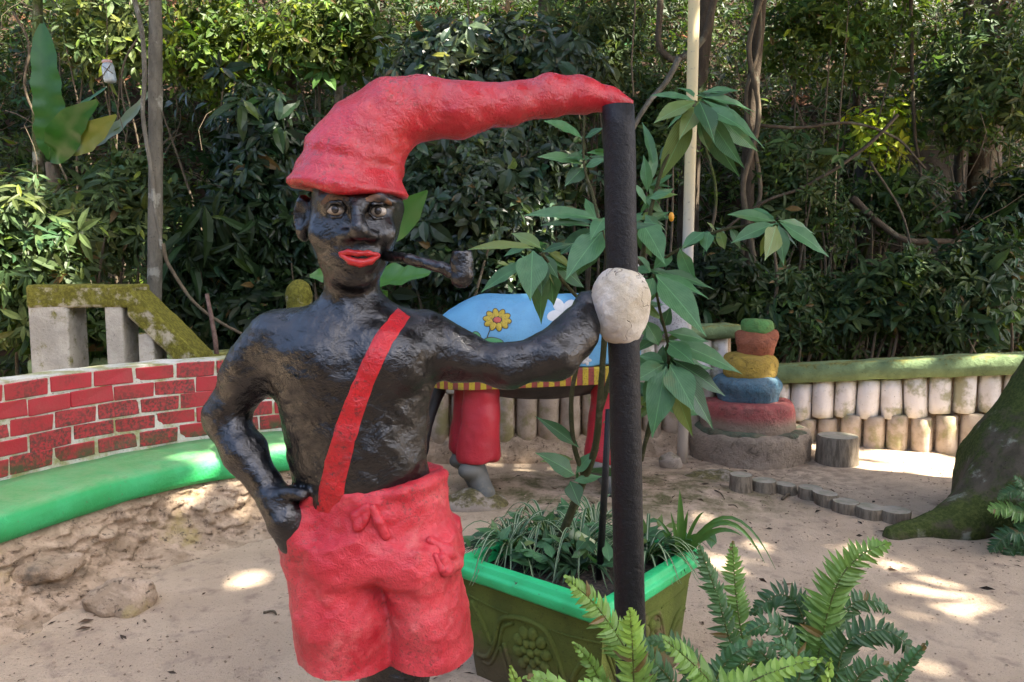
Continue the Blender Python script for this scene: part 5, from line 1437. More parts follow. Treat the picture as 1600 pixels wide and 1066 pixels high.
vine('vine', 'drooping dry root on the bank above the banana leaves', [(20, 20), (45, 70), (40, 140), (70, 210), (110, 300)], 8.0, .014, .01, M_TWIG)
vine('vine', 'dry tangled root on the bank beside the hanging jar', [(215, 60), (190, 120), (200, 200), (185, 280)], 7.6, .01, .008, M_TWIG)
b = NB('rusty_brown_wood'); n1 = b.noise(30, 5, .7); M_STAKE = b.done(b.mix(b.ramp(n1, .4, .65), (0.10, 0.055, 0.04), (0.17, 0.11, 0.085)), .85, b.bump(n1, .6, .006))
tag(obj('wooden_stake', tube([P(341, 575, 5.85), P(336, 530, 5.86), P(330, 495, 5.86), P(323, 459, 5.86)], [.017, .018, .016, .015], 9, .1), M_STAKE), 'slim brown wooden stake leaning behind the brick bench', 'stake')

# a weathered grey slab deep in the forest
q0 = P(1420, 260, 9.5)
sl = obj('stone_slab', rough(box((q0[0] - .55, 9.5, zhill(q0[0], 9.5) - .6), (q0[0] + .75, 9.8, q0[2] + .25)), .05, 2, 5), mat_mossconc('grey_slab_stone', .3, (0.060, 0.053, 0.043)), smooth=False)
soft(sl, .08, 2); tag(sl, 'weathered grey stone slab half hidden among the right hand trees', 'slab')

shrub('dim bush half covering the grey slab', 1450, 300, 8.7, 90, 70, 130, 6, .15, .052, MID, droop=.3, blobs=4)
shrub('twiggy dim bush at the right edge above the post wall', 1585, 330, 8.4, 70, 90, 130, 6, .15, .052, DK, droop=.3, blobs=4)
# bare twigs, roots and hanging creepers tangled through the slope
V_, F_, k_ = [], [], 0
for i in range(900):
    yv = rng.uniform(0, 1) ** .8 * 5.5; xv = rng.uniform(-1, 1) * (6.5 + yv * .5); y0 = float(hill_start(xv)) + .1 + yv
    a_ = np.array([xv, y0, zhill(xv, y0) + rng.uniform(0, 2.4)])
    dv = norm(np.array([rng.normal(0, .7), rng.normal(0, .35), rng.choice([-1, 1]) * rng.uniform(.3, 1.4)])); st_ = rng.uniform(.10, .26); pts = [a_]
    for j in range(6):
        dv = norm(dv + rng.normal(0, .28, 3)); pts.append(pts[-1] + dv * st_)
    r0 = rng.uniform(.003, .009)
    v, f = tube(pts, np.linspace(r0, r0 * .5, 7), 4, cap=False)
    V_.append(v); F_.append(f[0] + k_); k_ += len(v)
tag(obj('twig_tangle', (np.concatenate(V_), np.concatenate(F_)), M_TWIG), 'tangle of bare twigs and creepers through the undergrowth', 'twigs', kind='stuff')
# ------------------------------------------------------------------ larger leaves and ribbons
def ribbon(pts, w, up, fold=.15, wave=0.0, n=None, cols=5, seed=0, wn=9):
    pts = np.asarray(pts, float)
    if n: 
        t0 = np.linspace(0, 1, len(pts)); t1 = np.linspace(0, 1, n); pts = np.stack([np.interp(t1, t0, pts[:, i]) for i in range(3)], 1)
    m = len(pts); t = norm(np.gradient(pts, axis=0)); up = norm(np.broadcast_to(np.asarray(up, float), (m, 3)))
    nn = norm(up - t * np.sum(up * t, 1, keepdims=True)); sd = np.cross(t, nn)
    w = np.interp(np.linspace(0, 1, m), np.linspace(0, 1, len(w)), w)
    V = []
    for j, s_ in enumerate(np.linspace(-1, 1, cols)):
        wv_ = wave * np.sin(np.linspace(0, wn * 6.28, m) + (s_ > 0) * 2 + seed) * abs(s_) * w
        V.append(pts + sd * (s_ * w * .5)[:, None] + nn * ((abs(s_) * fold * w) + wv_)[:, None])
    V = np.stack(V, 1).reshape(-1, 3)
    Fc = np.array([[i*cols + j, i*cols + j + 1, (i+1)*cols + j + 1, (i+1)*cols + j] for i in range(m - 1) for j in range(cols - 1)])
    return V, Fc
def veined(name, c1, c2, gloss=.4, trans=.28, k=9.0, slant=.75, yellow=None):
    """leaf skin with a pale midrib and side veins in the leaf's own coordinates (x along, y across)."""
    b = NB(name); o = b.sep(b.tc.outputs['Object']); r = b.rand()
    ay = b.math('ABSOLUTE', o[1])
    ph = b.math('SUBTRACT', b.math('MULTIPLY', o[0], k), b.math('MULTIPLY', ay, k * slant * 1.9))
    fr = b.math('ABSOLUTE', b.math('SUBTRACT', b.math('FRACT', ph), .5))
    vein = b.ramp(fr, .0, .09, True); mid = b.ramp(ay, .006, .02, True)
    n = b.noise(30, 4)
    c = b.mix(b.ramp(n, .3, .7), c1, c2)
    c = b.mix(b.ramp(r, .0, .45, True), c, tuple(v * .55 for v in c1)); c = b.mix(b.math('MULTIPLY', b.ramp(b.noise(8, 4, .6), .58, .70), .5), c, (0.14, 0.17, 0.05))
    if yellow: c = b.mix(b.ramp(r, .80, .95), c, yellow)
    c = b.mix(b.math('MULTIPLY', vein, .5), c, tuple(v * .5 for v in c1)); c = b.mix(b.math('MULTIPLY', mid, .6), c, tuple(min(1, v * 1.9) for v in c2))
    puff = b.math('SINE', b.math('MULTIPLY', ph, 6.283))
    b.done(c, gloss, b.bump(b.math('SUBTRACT', b.math('MULTIPLY', puff, -.5), b.math('MULTIPLY', mid, 1.0)), .22, .004))
    tr = b.n('BsdfTranslucent'); b.set(tr.inputs['Color'], b.mix(1.0, c, (1.2, 1.3, .5), 'MULTIPLY'))
    mx = b.n('MixShader'); mx.inputs[0].default_value = trans
    b.t.links.new(b.b.outputs[0], mx.inputs[1]); b.t.links.new(tr.outputs[0], mx.inputs[2]); b.t.links.new(mx.outputs[0], b.out.inputs['Surface'])
    return b.m
def unit_leaf(name, prof, curl, fold, mat, seed):
    t = np.linspace(0, 1, 13); pts = np.stack([t, .03 * np.sin(t * 5 + seed), -curl * t ** 2], 1)
    V, Fc = ribbon(pts, prof, (0, 0, 1), fold, .012, None, 7, seed, 3)
    me = make_mesh(name, V, Fc, True); me.materials.append(mat); return me
M_VEIN = veined('veined_shrub_leaf', (0.060, 0.165, 0.060), (0.085, 0.205, 0.080), .42, .25, 9, .75, (0.15, 0.20, 0.04))
PR_B = [.03, .24, .60, .88, 1.0, 1.0, .92, .80, .64, .46, .28, .12, .01]
PR_N = [.02, .22, .50, .74, .92, 1.0, 1.0, .92, .76, .56, .34, .15, .01]
UL = [unit_leaf('leaf', PR_B, .14, .030, M_VEIN, 1), unit_leaf('leaf', PR_N, .20, .032, M_VEIN, 2), unit_leaf('leaf', PR_N, .28, .028, M_VEIN, 3)]
M_STEM = mat_bark('green_brown_stem', (0.055, 0.060, 0.022), (0.085, 0.080, 0.035), (0.12, 0.11, 0.06), 0, 4)

# the tall leafy shrub growing in the planter
sb = P(905, 848, 2.80); sb[2] = ZR - .055
SHR = thing('planter_shrub', 'tall shrub with big veined lance leaves growing from the green rimmed planter', 'shrub', tuple(sb))
def stem(pix, r0, r1, parent=SHR, mat=M_STEM, name='stem'):
    pts = [P(*q_) for q_ in pix]
    return obj(name, tube(catmull(pts, 7), np.linspace(r0, r1, (len(pts) - 1) * 7 + 1), 9, .08), mat, parent)
stem([(868, 862, 2.84), (905, 768, 2.78), (930, 700, 2.72), (938, 620, 2.66), (945, 520, 2.6), (950, 420, 2.55), (938, 352, 2.5)], .0165, .007)
stem([(912, 745, 2.76), (896, 690, 2.72), (893, 620, 2.68), (905, 560, 2.64), (925, 500, 2.6), (880, 440, 2.5), (846, 396, 2.42)], .010, .005)
stem([(938, 640, 2.67), (975, 520, 2.72), (1000, 430, 2.72), (1012, 350, 2.72), (1040, 250, 2.74), (1088, 158, 2.74)], .011, .005)
stem([(1000, 430, 2.72), (1060, 390, 2.7), (1120, 362, 2.68), (1170, 352, 2.66), (1212, 347, 2.64)], .006, .004)
stem([(1002, 720, 2.80), (1020, 640, 2.74), (1045, 560, 2.68), (1030, 480, 2.64), (1020, 428, 2.62)], .008, .004)
stem([(1000, 760, 2.84), (1002, 715, 2.82), (1025, 650, 2.78)], .006, .005)
stem([(938, 352, 2.5), (925, 300, 2.56), (912, 250, 2.6), (914, 150, 2.62)], .006, .003)
LV = [ # base x,y, tip x,y, width px, depth, tip depth offset, mesh
 (836,388,737,386,17,2.42,-.05,1),(846,388,800,363,22,2.44,.02,1),(832,392,829,464,44,2.40,-.12,0),(843,402,846,458,26,2.42,-.06,0),(826,410,752,453,24,2.46,.0,1),
 (852,398,838,505,26,2.5,.0,2),(858,412,866,480,30,2.5,.02,2),(862,410,916,448,34,2.54,.04,1),(846,396,872,432,20,2.46,-.05,1),
 (936,342,826,332,24,2.50,-.04,1),(926,354,852,349,14,2.5,-.06,1),(940,362,889,431,46,2.44,-.12,0),(930,358,874,398,26,2.52,0,1),(944,340,925,372,24,2.44,-.1,0),(940,362,905,450,34,2.56,.05,2),
 (910,216,856,186,22,2.6,-.05,1),(910,256,846,242,22,2.6,-.05,1),(912,262,886,290,24,2.62,-.04,0),(914,216,942,198,14,2.6,-.04,1),(914,262,946,246,16,2.6,-.02,1),(914,310,938,352,18,2.6,-.05,1),
 (1085,158,1021,145,16,2.74,0,1),(1086,160,1030,186,26,2.72,-.08,1),(1082,170,1044,281,34,2.74,-.04,2),(1092,158,1117,216,30,2.70,-.12,0),(1098,156,1196,222,24,2.72,-.06,1),(1096,152,1190,172,16,2.74,.05,1),
 (1096,165,1148,261,24,2.72,-.06,2),(1094,168,1137,281,26,2.74,-.02,2),(1100,162,1182,247,26,2.74,.02,2),(1088,150,1140,152,18,2.76,.1,1),(1090,166,1066,214,26,2.72,-.08,0),(1085,152,1060,132,16,2.76,.1,1),(1094,172,1110,240,20,2.76,.04,2),(1096,168,1160,196,26,2.70,-.1,1),
 (1208,346,1142,333,22,2.64,0,1),(1210,350,1151,377,22,2.62,-.05,1),(1212,352,1203,405,30,2.60,-.08,0),(1216,352,1226,412,22,2.62,-.03,0),(1218,348,1297,398,26,2.62,-.04,1),(1216,345,1281,364,20,2.66,.05,1),(1208,344,1190,330,12,2.66,.06,1),(1212,354,1185,402,14,2.66,.04,2),
 (1003,348,1038,408,36,2.68,-.10,0),(1006,346,1036,374,26,2.70,-.06,1),(1002,344,1030,330,18,2.72,.05,1),(1000,352,1018,402,24,2.72,.0,2),(996,350,975,330,16,2.72,.04,1),
 (1022,428,1107,460,28,2.62,-.06,1),(1024,424,1118,449,22,2.64,.0,1),(1024,430,1100,520,44,2.58,-.12,0),(1018,424,1000,402,22,2.6,-.06,0),(1020,434,1012,470,22,2.6,-.06,0),(1016,426,988,420,18,2.64,.02,1),(1022,420,1052,394,22,2.66,.06,1),(1018,436,990,466,22,2.66,.03,2),
 (1045,532,1160,583,30,2.62,-.04,1),(1042,520,1110,533,26,2.66,.02,1),(1044,536,1083,568,32,2.60,-.08,0),(1030,540,1010,505,24,2.64,-.04,1),(1036,512,1048,480,18,2.66,0,0),(1030,520,1004,530,20,2.66,0,1),
 (1050,562,1134,619,28,2.64,-.02,1),(1048,566,1117,664,34,2.60,-.08,2),(1046,570,1082,640,42,2.58,-.10,0),(1040,572,1022,680,42,2.60,-.08,0),(1044,576,1080,690,26,2.66,.0,2),(1036,570,999,596,30,2.62,-.05,1),(1038,566,1000,556,20,2.64,0,1),(1034,580,1012,628,28,2.64,-.04,2),(1052,560,1092,590,22,2.66,.04,1),
 (1100,362,1067,388,22,2.68,-.04,0),(1108,362,1101,388,20,2.68,-.04,2),(1122,358,1134,390,16,2.68,0,2),(1062,388,1078,440,22,2.68,-.04,2),(1118,356,1140,372,12,2.7,.02,1),(1140,354,1160,388,14,2.68,0,2),
 (1012,300,1005,245,16,2.72,-.03,1),(1010,290,1030,230,14,2.72,.02,1),(1014,310,1046,300,16,2.72,-.03,1),(1010,320,992,285,14,2.70,-.04,1),(1015,275,1022,200,12,2.74,.04,1),(1022,260,1008,190,14,2.74,.0,1),(1030,250,1052,215,12,2.74,.0,1),(1008,335,1030,362,16,2.72,-.03,2),(1018,290,1052,270,14,2.74,.03,1),(1012,345,1046,330,14,2.72,.0,1),
 (905,700,846,658,18,2.72,-.06,2),(898,742,844,712,34,2.70,-.10,0),(900,740,925,706,18,2.74,-.02,1),(890,752,905,790,26,2.72,-.05,0),(896,752,940,745,16,2.74,0,1)]
for (bx, by, tx, ty, wpx, dz, dd, mi) in LV:
    a_, e_ = P(bx, by, dz), P(tx, ty, dz + dd); v = e_ - a_; L = np.linalg.norm(v) * 1.03
    nh = np.array([rng.normal(0, .25), -.75, .7]) if mi != 2 else np.array([rng.normal(0, .5), -.9, .15])
    M = frame(a_, v + np.array([0, 0, .10 * L]), nh) @ Matrix.Diagonal((L, wpx / F * dz * 1.12, L, 1))
    inst('leaf', UL[mi], M, SHR)
# the leaves further back in each whorl
for (wx, wy, wd, nl, ml) in ((842, 395, 2.50, 7, 80), (934, 355, 2.58, 9, 85), (912, 240, 2.64, 5, 55), (1090, 160, 2.78, 9, 90), (1212, 348, 2.68, 4, 65), (1004, 348, 2.74, 9, 60), (1022, 428, 2.68, 9, 75), (1042, 530, 2.70, 9, 80), (1045, 568, 2.70, 10, 95), (1012, 300, 2.76, 9, 55), (1105, 360, 2.72, 5, 45), (900, 735, 2.76, 4, 50), (985, 470, 2.76, 8, 70), (1030, 620, 2.76, 8, 80)):
    for k in range(nl):
        a2 = rng.uniform(-.4, 3.5); L_ = ml * rng.uniform(.55, 1.05)
        bx, by = wx + rng.normal(0, 7), wy + rng.normal(0, 9); tx, ty = bx + L_ * math.cos(a2), by + L_ * math.sin(a2) * .85
        a_, e_ = P(bx, by, wd), P(tx, ty, wd + rng.normal(.02, .05)); v = e_ - a_; L = np.linalg.norm(v)
        inst('leaf', UL[1 + k % 2], frame(a_, v + np.array([0, 0, .10 * L]), (rng.normal(0, .4), -.75, .6)) @ Matrix.Diagonal((L, L * rng.uniform(.22, .34), L, 1)), SHR)
# a yellow bud
b = NB('yellow_bud'); M_BUD = b.done((0.62, 0.27, 0.01), .5)
q = P(1049, 339, 2.69); f = lambda X, Y, Z: ell_sdf(X, Y, Z, q, (.010, .010, .017))
obj('bud', sdf_mesh(f, q - .03, q + .03, .004), M_BUD, SHR)

# support stakes and cut bamboo in the planter
tag(obj('planter_stake', tube([P(936, 905, 2.62), P(945, 760, 2.60), P(951, 640, 2.58)], [.013, .012, .011], 9, .06), M_POLE), 'thin dark stake pushed into the planter soil beside the black pole', 'stake')
b = NB('cut_cane'); n1 = b.noise(20, 5); M_CANE = b.done(b.mix(b.ramp(n1, .4, .7), (0.30, 0.36, 0.16), (0.42, 0.43, 0.27)), .6, b.bump(n1, .3, .004))
g1 = tube([P(893, 832, 2.74), P(926, 852, 2.70)], .019, 14, .05)
tag(obj('cut_cane', g1, M_CANE), 'pale cut cane lying among the planter leaves', 'cane')

# strap leaved plants in the planter
def blade_mat(name, c1, c2, stripe=None, gloss=.4):
    b = NB(name); a = b.attr('col').outputs['Color']; n = b.noise(25, 3)
    c = b.mix(b.ramp(n, .3, .7), c1, c2)
    if stripe:
        sx = b.n('SeparateColor'); b.t.links.new(a, sx.inputs[0]); c = b.mix(b.ramp(sx.outputs[0], .45, .7), c, stripe)
    b.done(c, gloss, b.bump(n, .2, .003))
    tr = b.n('BsdfTranslucent'); b.set(tr.inputs['Color'], b.mix(1.0, c, (1.2, 1.3, .5), 'MULTIPLY'))
    mx = b.n('MixShader'); mx.inputs[0].default_value = .28
    b.t.links.new(b.b.outputs[0], mx.inputs[1]); b.t.links.new(tr.outputs[0], mx.inputs[2]); b.t.links.new(mx.outputs[0], b.out.inputs['Surface'])
    return b.m
M_SPID = blade_mat('striped_blade', (0.045, 0.11, 0.035), (0.06, 0.14, 0.045), (0.42, 0.47, 0.30))
M_STRAPL = blade_mat('strap_blade', (0.060, 0.15, 0.030), (0.085, 0.19, 0.036))
M_DARKL = blade_mat('dark_blade', (0.022, 0.055, 0.022), (0.035, 0.08, 0.028))
def blades(T, base, n, L, w, mat, lift=.75, spread=1.0, stripe=False, arch=1.0, az=None, zmin=None):
    for k in range(n):
        a_ = rng.uniform(0, 6.28) if az is None else az[k % len(az)] + rng.normal(0, .15); l = L * rng.uniform(.65, 1.2); e = lift * rng.uniform(.6, 1.3)
        t = np.linspace(0, 1, 12)[:, None]; h = np.array([math.cos(a_), math.sin(a_), 0]) * spread
        pts = base + h * l * (t * .75 + .1 * t ** 2) + np.array([0, 0, 1.0]) * l * (e * t - arch * e * .95 * t ** 2.2)
        if zmin is not None: pts[:, 2] = np.maximum(pts[:, 2], zmin + .004 * k / n)
        V, Fc = ribbon(pts, [w * .6, w, w, w * .8, w * .5, .001], (0, 0, 1), .18)
        col = np.zeros((len(V), 3)); col[:, 0] = np.tile([1, .4, 0, .4, 1] if stripe else [0] * 5, 12)
        if stripe == 2: col[:, 0] = np.tile([0, .3, 1, .3, 0], 12)
        obj('blade', (V, Fc), mat, T, col=col)
ZS = ZR - .05
def pp(px, py): return G(px, py, ZS)
for i, (px, py, lab) in enumerate(((855, 855, 'striped spider plant left of the planter stake'), (800, 868, 'striped spider plant near the planter\'s left corner'), (905, 870, 'striped spider plant at the middle of the planter'), (1010, 880, 'striped spider plant spilling over the rim right of the pole'), (930, 838, 'striped spider plant at the back of the planter behind the stake'))):
    q = pp(px, py); T = thing('spider_plant', lab, 'plant', tuple(q), 'spider plants in the planter')
    blades(T, q, 44, .30, .0125, M_SPID, 1.35, 1.0, 1 + i % 2, 1.15, zmin=ZS - .01)
q = pp(1062, 880); T = thing('strap_leaf_plant', 'bright green strap leaved plant at the planter\'s right corner', 'plant', tuple(q))
for tx, ty, wd, ar in ((1062, 765, .034, 0), (1048, 800, .022, 0), (1075, 798, .018, .01), (1120, 815, .020, .02), (1160, 838, .022, .05), (1195, 880, .022, .12), (1100, 800, .016, .03), (1092, 835, .028, .02), (1035, 830, .030, .01), (1120, 850, .024, .04), (1212, 890, .014, .14), (1020, 810, .014, .03), (1150, 822, .014, .05)):
    e = P(tx, ty, q[1] - .03 + rng.normal(0, .05)); t = np.linspace(0, 1, 12)[:, None]
    pts = q + (e - q) * t + np.array([0, 0, 1.0]) * (ar * 4 * t * (1 - t) * 1.3)
    V, Fc = ribbon(pts, [wd * .5, wd * .9, wd, wd * .9, wd * .6, .001], (rng.normal(0, .3), -.8, .5), .2)
    obj('blade', (V, Fc), M_STRAPL, T, col=np.zeros((len(V), 3)))
for px, py, lab in ((775, 870, 'low dark leafy plant filling the planter\'s left corner'), (840, 885, 'low dark leafy plant along the planter\'s near left edge'), (900, 895, 'low dark leafy plant behind the planter\'s near rim'), (1040, 872, 'low leafy plant under the strap leaves in the planter'), (985, 862, 'low leafy plant behind the black pole in the planter'), (870, 842, 'low leafy plant at the planter\'s far rim')):
    q = pp(px, py); T = thing('ground_cover_plant', lab, 'plant', tuple(q), 'low plants in the planter')
    blades(T, q, 26, .19, .022, M_DARKL, .9, 1.0, False, 1.0, zmin=ZS - .01)
    for k in range(26):
        a_ = q + np.array([rng.normal(0, .08), rng.normal(0, .06), rng.uniform(.02, .10)]); dv = norm(np.array([rng.normal(0, 1), rng.normal(-.3, .8), rng.uniform(.2, .9)]))
        L = rng.uniform(.05, .10)
        inst('leaf', UL[0], frame(a_, dv, (0, -.4, .9)) @ Matrix.Diagonal((L, L * .45, L, 1)), T)

# ------------------------------------------------------------------ ferns
M_FERN = leaf_mat('fern_leaf', .45, .32, .45)
def frond(T, ctl, wmax, c0, c1, up=(0, -.8, .6), n=34, wtip=.25, lw=.34, fold=.12):
    """ctl: 3-D control points base to tip; leaflets alternate along the midrib."""
    n = int(n * 1.8); pts = catmull(ctl, 14); sg = np.linalg.norm(np.diff(pts, axis=0), axis=1); ac = np.concatenate([[0], np.cumsum(sg)])
    at = lambda s: np.stack([np.interp(s, ac, pts[:, i]) for i in range(3)], -1)
    s = np.linspace(.10, .995, n) * ac[-1]; t = s / ac[-1]
    c = at(s); d = norm(at(np.minimum(s + .01, ac[-1])) - at(s - .012))
    upv = norm(np.asarray(up, float) + rng.normal(0, .08, 3)); nn = norm(upv - d * (d @ upv)[:, None]); sd = np.cross(d, nn)
    w_ = wmax * np.clip(np.interp(t, [0, .2, .5, .75, .9, .97, 1], [.3, .55, .92, 1, .78, .42, .12]), 0, 1)
    bag = Bag()
    for sg_ in (-1, 1):
        cc = c + d * (ac[-1] / n * .25 * sg_) - sd * (sg_ * w_ * .13)[:, None]
        dv = norm(sd * sg_ + d * (.22 + .35 * t[:, None]) + nn * fold * rng.uniform(.2, 1.6, (n, 1)) + rng.normal(0, .10, (n, 3)))
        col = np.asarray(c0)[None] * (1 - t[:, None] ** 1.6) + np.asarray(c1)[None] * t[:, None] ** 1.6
        col = col * np.exp(rng.normal(0, .10, (n, 1)))
        col = np.where(rng.uniform(size=(n, 1)) < .02, np.array([[.16, .11, .03]]), col)
        bag.add(cc, dv, nn + rng.normal(0, .18, (n, 3)), w_ * rng.uniform(.9, 1.08, n), np.maximum(ac[-1] / n * 1.12, w_ * lw * .75), col)
    (V, Fc), cl = bag.build(True, .38)
    tv, tf = tube(pts, np.linspace(.0030, .0009, len(pts)), 5, cap=False)
    k = len(V); V = np.vstack([V, tv]); Fc = Fc + [tf[0] + k]
    cl = np.vstack([cl, np.tile([[.10, .12, .03]], (len(tv), 1))])
    return obj('frond', (V, Fc), M_FERN, T, smooth=False, col=cl)
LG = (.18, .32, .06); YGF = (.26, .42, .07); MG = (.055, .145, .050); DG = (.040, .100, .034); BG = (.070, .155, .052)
fb = np.array([.36, 1.62, .03])
FERN = thing('foreground_fern', 'big sword fern in the foreground covering the foot of the pole', 'fern', tuple(fb))
fb2 = np.array([.66, 1.68, .03])
FERN2 = thing('foreground_fern', 'darker sword fern in the foreground, reaching toward the mossy root', 'fern', tuple(fb2))
def fr(T, base, pix, Y0, Y1, wpx, c0, c1, **kw):
    pts = [base + np.array([rng.normal(0, .03), rng.normal(0, .03), 0])]
    n = len(pix)
    q = [P(a_, b2, Y0 + (Y1 - Y0) * i / max(1, n - 1)) for i, (a_, b2) in enumerate(pix)]
    pts.append((pts[0] + q[0]) / 2 + np.array([0, 0, .06])); pts += q
    return frond(T, pts, wpx * .88 / F * (Y0 + Y1) / 2, c0, c1, **kw)
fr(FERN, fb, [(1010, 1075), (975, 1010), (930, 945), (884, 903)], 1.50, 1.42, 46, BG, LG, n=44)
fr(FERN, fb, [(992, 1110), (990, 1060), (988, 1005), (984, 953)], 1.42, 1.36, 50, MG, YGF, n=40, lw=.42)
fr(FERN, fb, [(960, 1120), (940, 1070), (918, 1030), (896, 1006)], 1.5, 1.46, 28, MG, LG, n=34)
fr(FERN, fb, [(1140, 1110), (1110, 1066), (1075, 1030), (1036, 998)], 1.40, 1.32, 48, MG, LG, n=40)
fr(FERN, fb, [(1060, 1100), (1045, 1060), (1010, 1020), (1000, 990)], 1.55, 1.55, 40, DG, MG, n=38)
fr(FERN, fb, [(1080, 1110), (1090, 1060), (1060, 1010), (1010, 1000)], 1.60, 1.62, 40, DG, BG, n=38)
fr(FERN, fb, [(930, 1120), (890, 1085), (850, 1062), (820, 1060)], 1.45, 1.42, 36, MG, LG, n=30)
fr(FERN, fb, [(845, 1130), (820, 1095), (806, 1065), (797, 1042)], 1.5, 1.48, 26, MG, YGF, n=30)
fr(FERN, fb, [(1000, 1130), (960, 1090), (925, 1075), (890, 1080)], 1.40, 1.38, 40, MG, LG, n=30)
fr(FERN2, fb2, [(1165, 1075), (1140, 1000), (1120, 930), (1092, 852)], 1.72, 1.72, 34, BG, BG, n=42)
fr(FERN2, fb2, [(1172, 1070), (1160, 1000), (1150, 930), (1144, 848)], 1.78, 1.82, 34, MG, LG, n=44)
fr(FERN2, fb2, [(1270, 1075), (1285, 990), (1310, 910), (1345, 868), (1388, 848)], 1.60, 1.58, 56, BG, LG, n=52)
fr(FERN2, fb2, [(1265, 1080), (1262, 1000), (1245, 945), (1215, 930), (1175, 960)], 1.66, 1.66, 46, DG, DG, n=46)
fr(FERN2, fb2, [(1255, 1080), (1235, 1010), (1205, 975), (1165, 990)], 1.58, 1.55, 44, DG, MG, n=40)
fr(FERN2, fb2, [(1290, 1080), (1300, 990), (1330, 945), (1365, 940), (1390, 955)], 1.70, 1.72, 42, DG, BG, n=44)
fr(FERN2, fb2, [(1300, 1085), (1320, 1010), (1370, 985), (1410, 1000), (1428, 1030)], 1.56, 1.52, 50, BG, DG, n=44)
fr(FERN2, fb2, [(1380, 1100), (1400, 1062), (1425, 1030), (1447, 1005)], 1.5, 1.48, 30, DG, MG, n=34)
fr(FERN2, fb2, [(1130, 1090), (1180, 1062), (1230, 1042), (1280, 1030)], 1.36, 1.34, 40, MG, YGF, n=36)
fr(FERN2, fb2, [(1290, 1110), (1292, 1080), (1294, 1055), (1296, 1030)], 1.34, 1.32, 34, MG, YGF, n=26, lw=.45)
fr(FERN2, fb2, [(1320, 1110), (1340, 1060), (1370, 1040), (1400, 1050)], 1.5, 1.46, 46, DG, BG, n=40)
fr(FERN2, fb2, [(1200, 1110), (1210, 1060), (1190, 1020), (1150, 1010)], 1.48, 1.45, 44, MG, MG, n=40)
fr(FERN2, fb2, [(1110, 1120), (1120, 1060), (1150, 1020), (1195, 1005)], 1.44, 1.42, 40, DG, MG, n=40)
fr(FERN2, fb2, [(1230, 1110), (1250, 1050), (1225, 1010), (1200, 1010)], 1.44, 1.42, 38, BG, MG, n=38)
# small ferns rooted on the leaning trunk
tfb = np.array([3.0, 4.02, .28])
FERN3 = thing('trunk_fern', 'small fern sprouting from the mossy trunk at the right edge', 'fern', tuple(tfb))
for pix, w_, c in (([(1600, 800), (1575, 795), (1545, 797)], 22, LG), ([(1605, 770), (1590, 765), (1560, 780)], 16, BG), ([(1600, 830), (1575, 835), (1548, 862)], 22, DG), ([(1610, 820), (1600, 850), (1588, 880)], 20, DG), ([(1620, 790), (1600, 760), (1585, 745)], 16, MG), ([(1612, 830), (1596, 840), (1570, 876)], 20, DG)):
    q = [P(a_, b2, 3.95) for a_, b2 in pix]
    frond(FERN3, [tfb + np.array([.05, 0, 0])] + q, w_ / F * 3.95, MG, c, n=30)

# ------------------------------------------------------------------ broad leaved plants behind
def broad(T, pts, w, mat, up=(0, -.9, .3), fold=.12, wave=.06, wn=5):
    V, Fc = ribbon(catmull(pts, 7), w, up, fold, wave, None, 7, len(pts), wn); return obj('leaf', (V, Fc), mat, T)
def broad_mat(name, c1, c2, trans=.35):
    b = NB(name); n = b.noise(6, 4); rb = b.noise(60, 2, stretch=(1, 1, 3)); c = b.mix(b.ramp(n, .35, .65), c1, c2)
    b.done(c, .36, b.bump(rb, .25, .004))
    tr = b.n('BsdfTranslucent'); b.set(tr.inputs['Color'], b.mix(1.0, c, (1.2, 1.3, .45), 'MULTIPLY')); mx = b.n('MixShader'); mx.inputs[0].default_value = trans
    b.t.links.new(b.b.outputs[0], mx.inputs[1]); b.t.links.new(tr.outputs[0], mx.inputs[2]); b.t.links.new(mx.outputs[0], b.out.inputs['Surface']); return b.m
M_BAN = broad_mat('banana_leaf', (0.052, 0.15, 0.032), (0.070, 0.18, 0.040))
M_NEST = broad_mat('nest_fern_leaf', (0.024, 0.105, 0.012), (0.034, 0.13, 0.016), .35)
M_NESTY = broad_mat('yellowed_leaf', (0.22, 0.24, 0.035), (0.28, 0.27, 0.05), .45)
M_NESTP = broad_mat('pale_leaf_back', (0.20, 0.26, 0.17), (0.26, 0.31, 0.21), .3)
bb = np.array([-.66, 3.75, 0.0])
BAN = thing('banana_plant', 'young banana plant whose broad leaves show behind the statue\'s neck', 'plant', tuple(bb))
obj('stem', tube(catmull([bb - [0, 0, .05], bb + [.02, 0, .7], bb + [.05, 0, 1.25]], 8), [.06, .05, .03], 14, .05), M_CANE, BAN)
broad(BAN, [bb + [.05, 0, 1.2], P(580, 395, 3.7), P(622, 345, 3.62), P(668, 298, 3.55)], [.02, .05, .10, .15, .135, .01], M_BAN, (.35, -.9, .1))
broad(BAN, [bb + [.05, 0, 1.15], P(585, 442, 3.6), P(625, 436, 3.5), P(672, 428, 3.42)], [.02, .10, .165, .165, .12, .03], M_BAN, (.05, -.65, .75))
broad(BAN, [bb + [.05, 0, 1.15], P(545, 430, 3.7), P(515, 432, 3.66), P(484, 432, 3.62)], [.02, .09, .12, .12, .09, .02], M_BAN, (-.1, -.8, .6))
broad(BAN, [bb + [.05, 0, 1.2], P(565, 400, 3.85), P(560, 330, 3.95), P(575, 280, 4.05)], [.02, .09, .13, .11, .02], M_BAN, (0, -.9, .4))
q = P(78, 250, 6.9); q0 = np.array([q[0], 6.95, zhill(q[0], 6.95)])
NEST = thing('nest_fern', 'nest fern with tall upright bright green leaf at upper left', 'fern', tuple(q0))
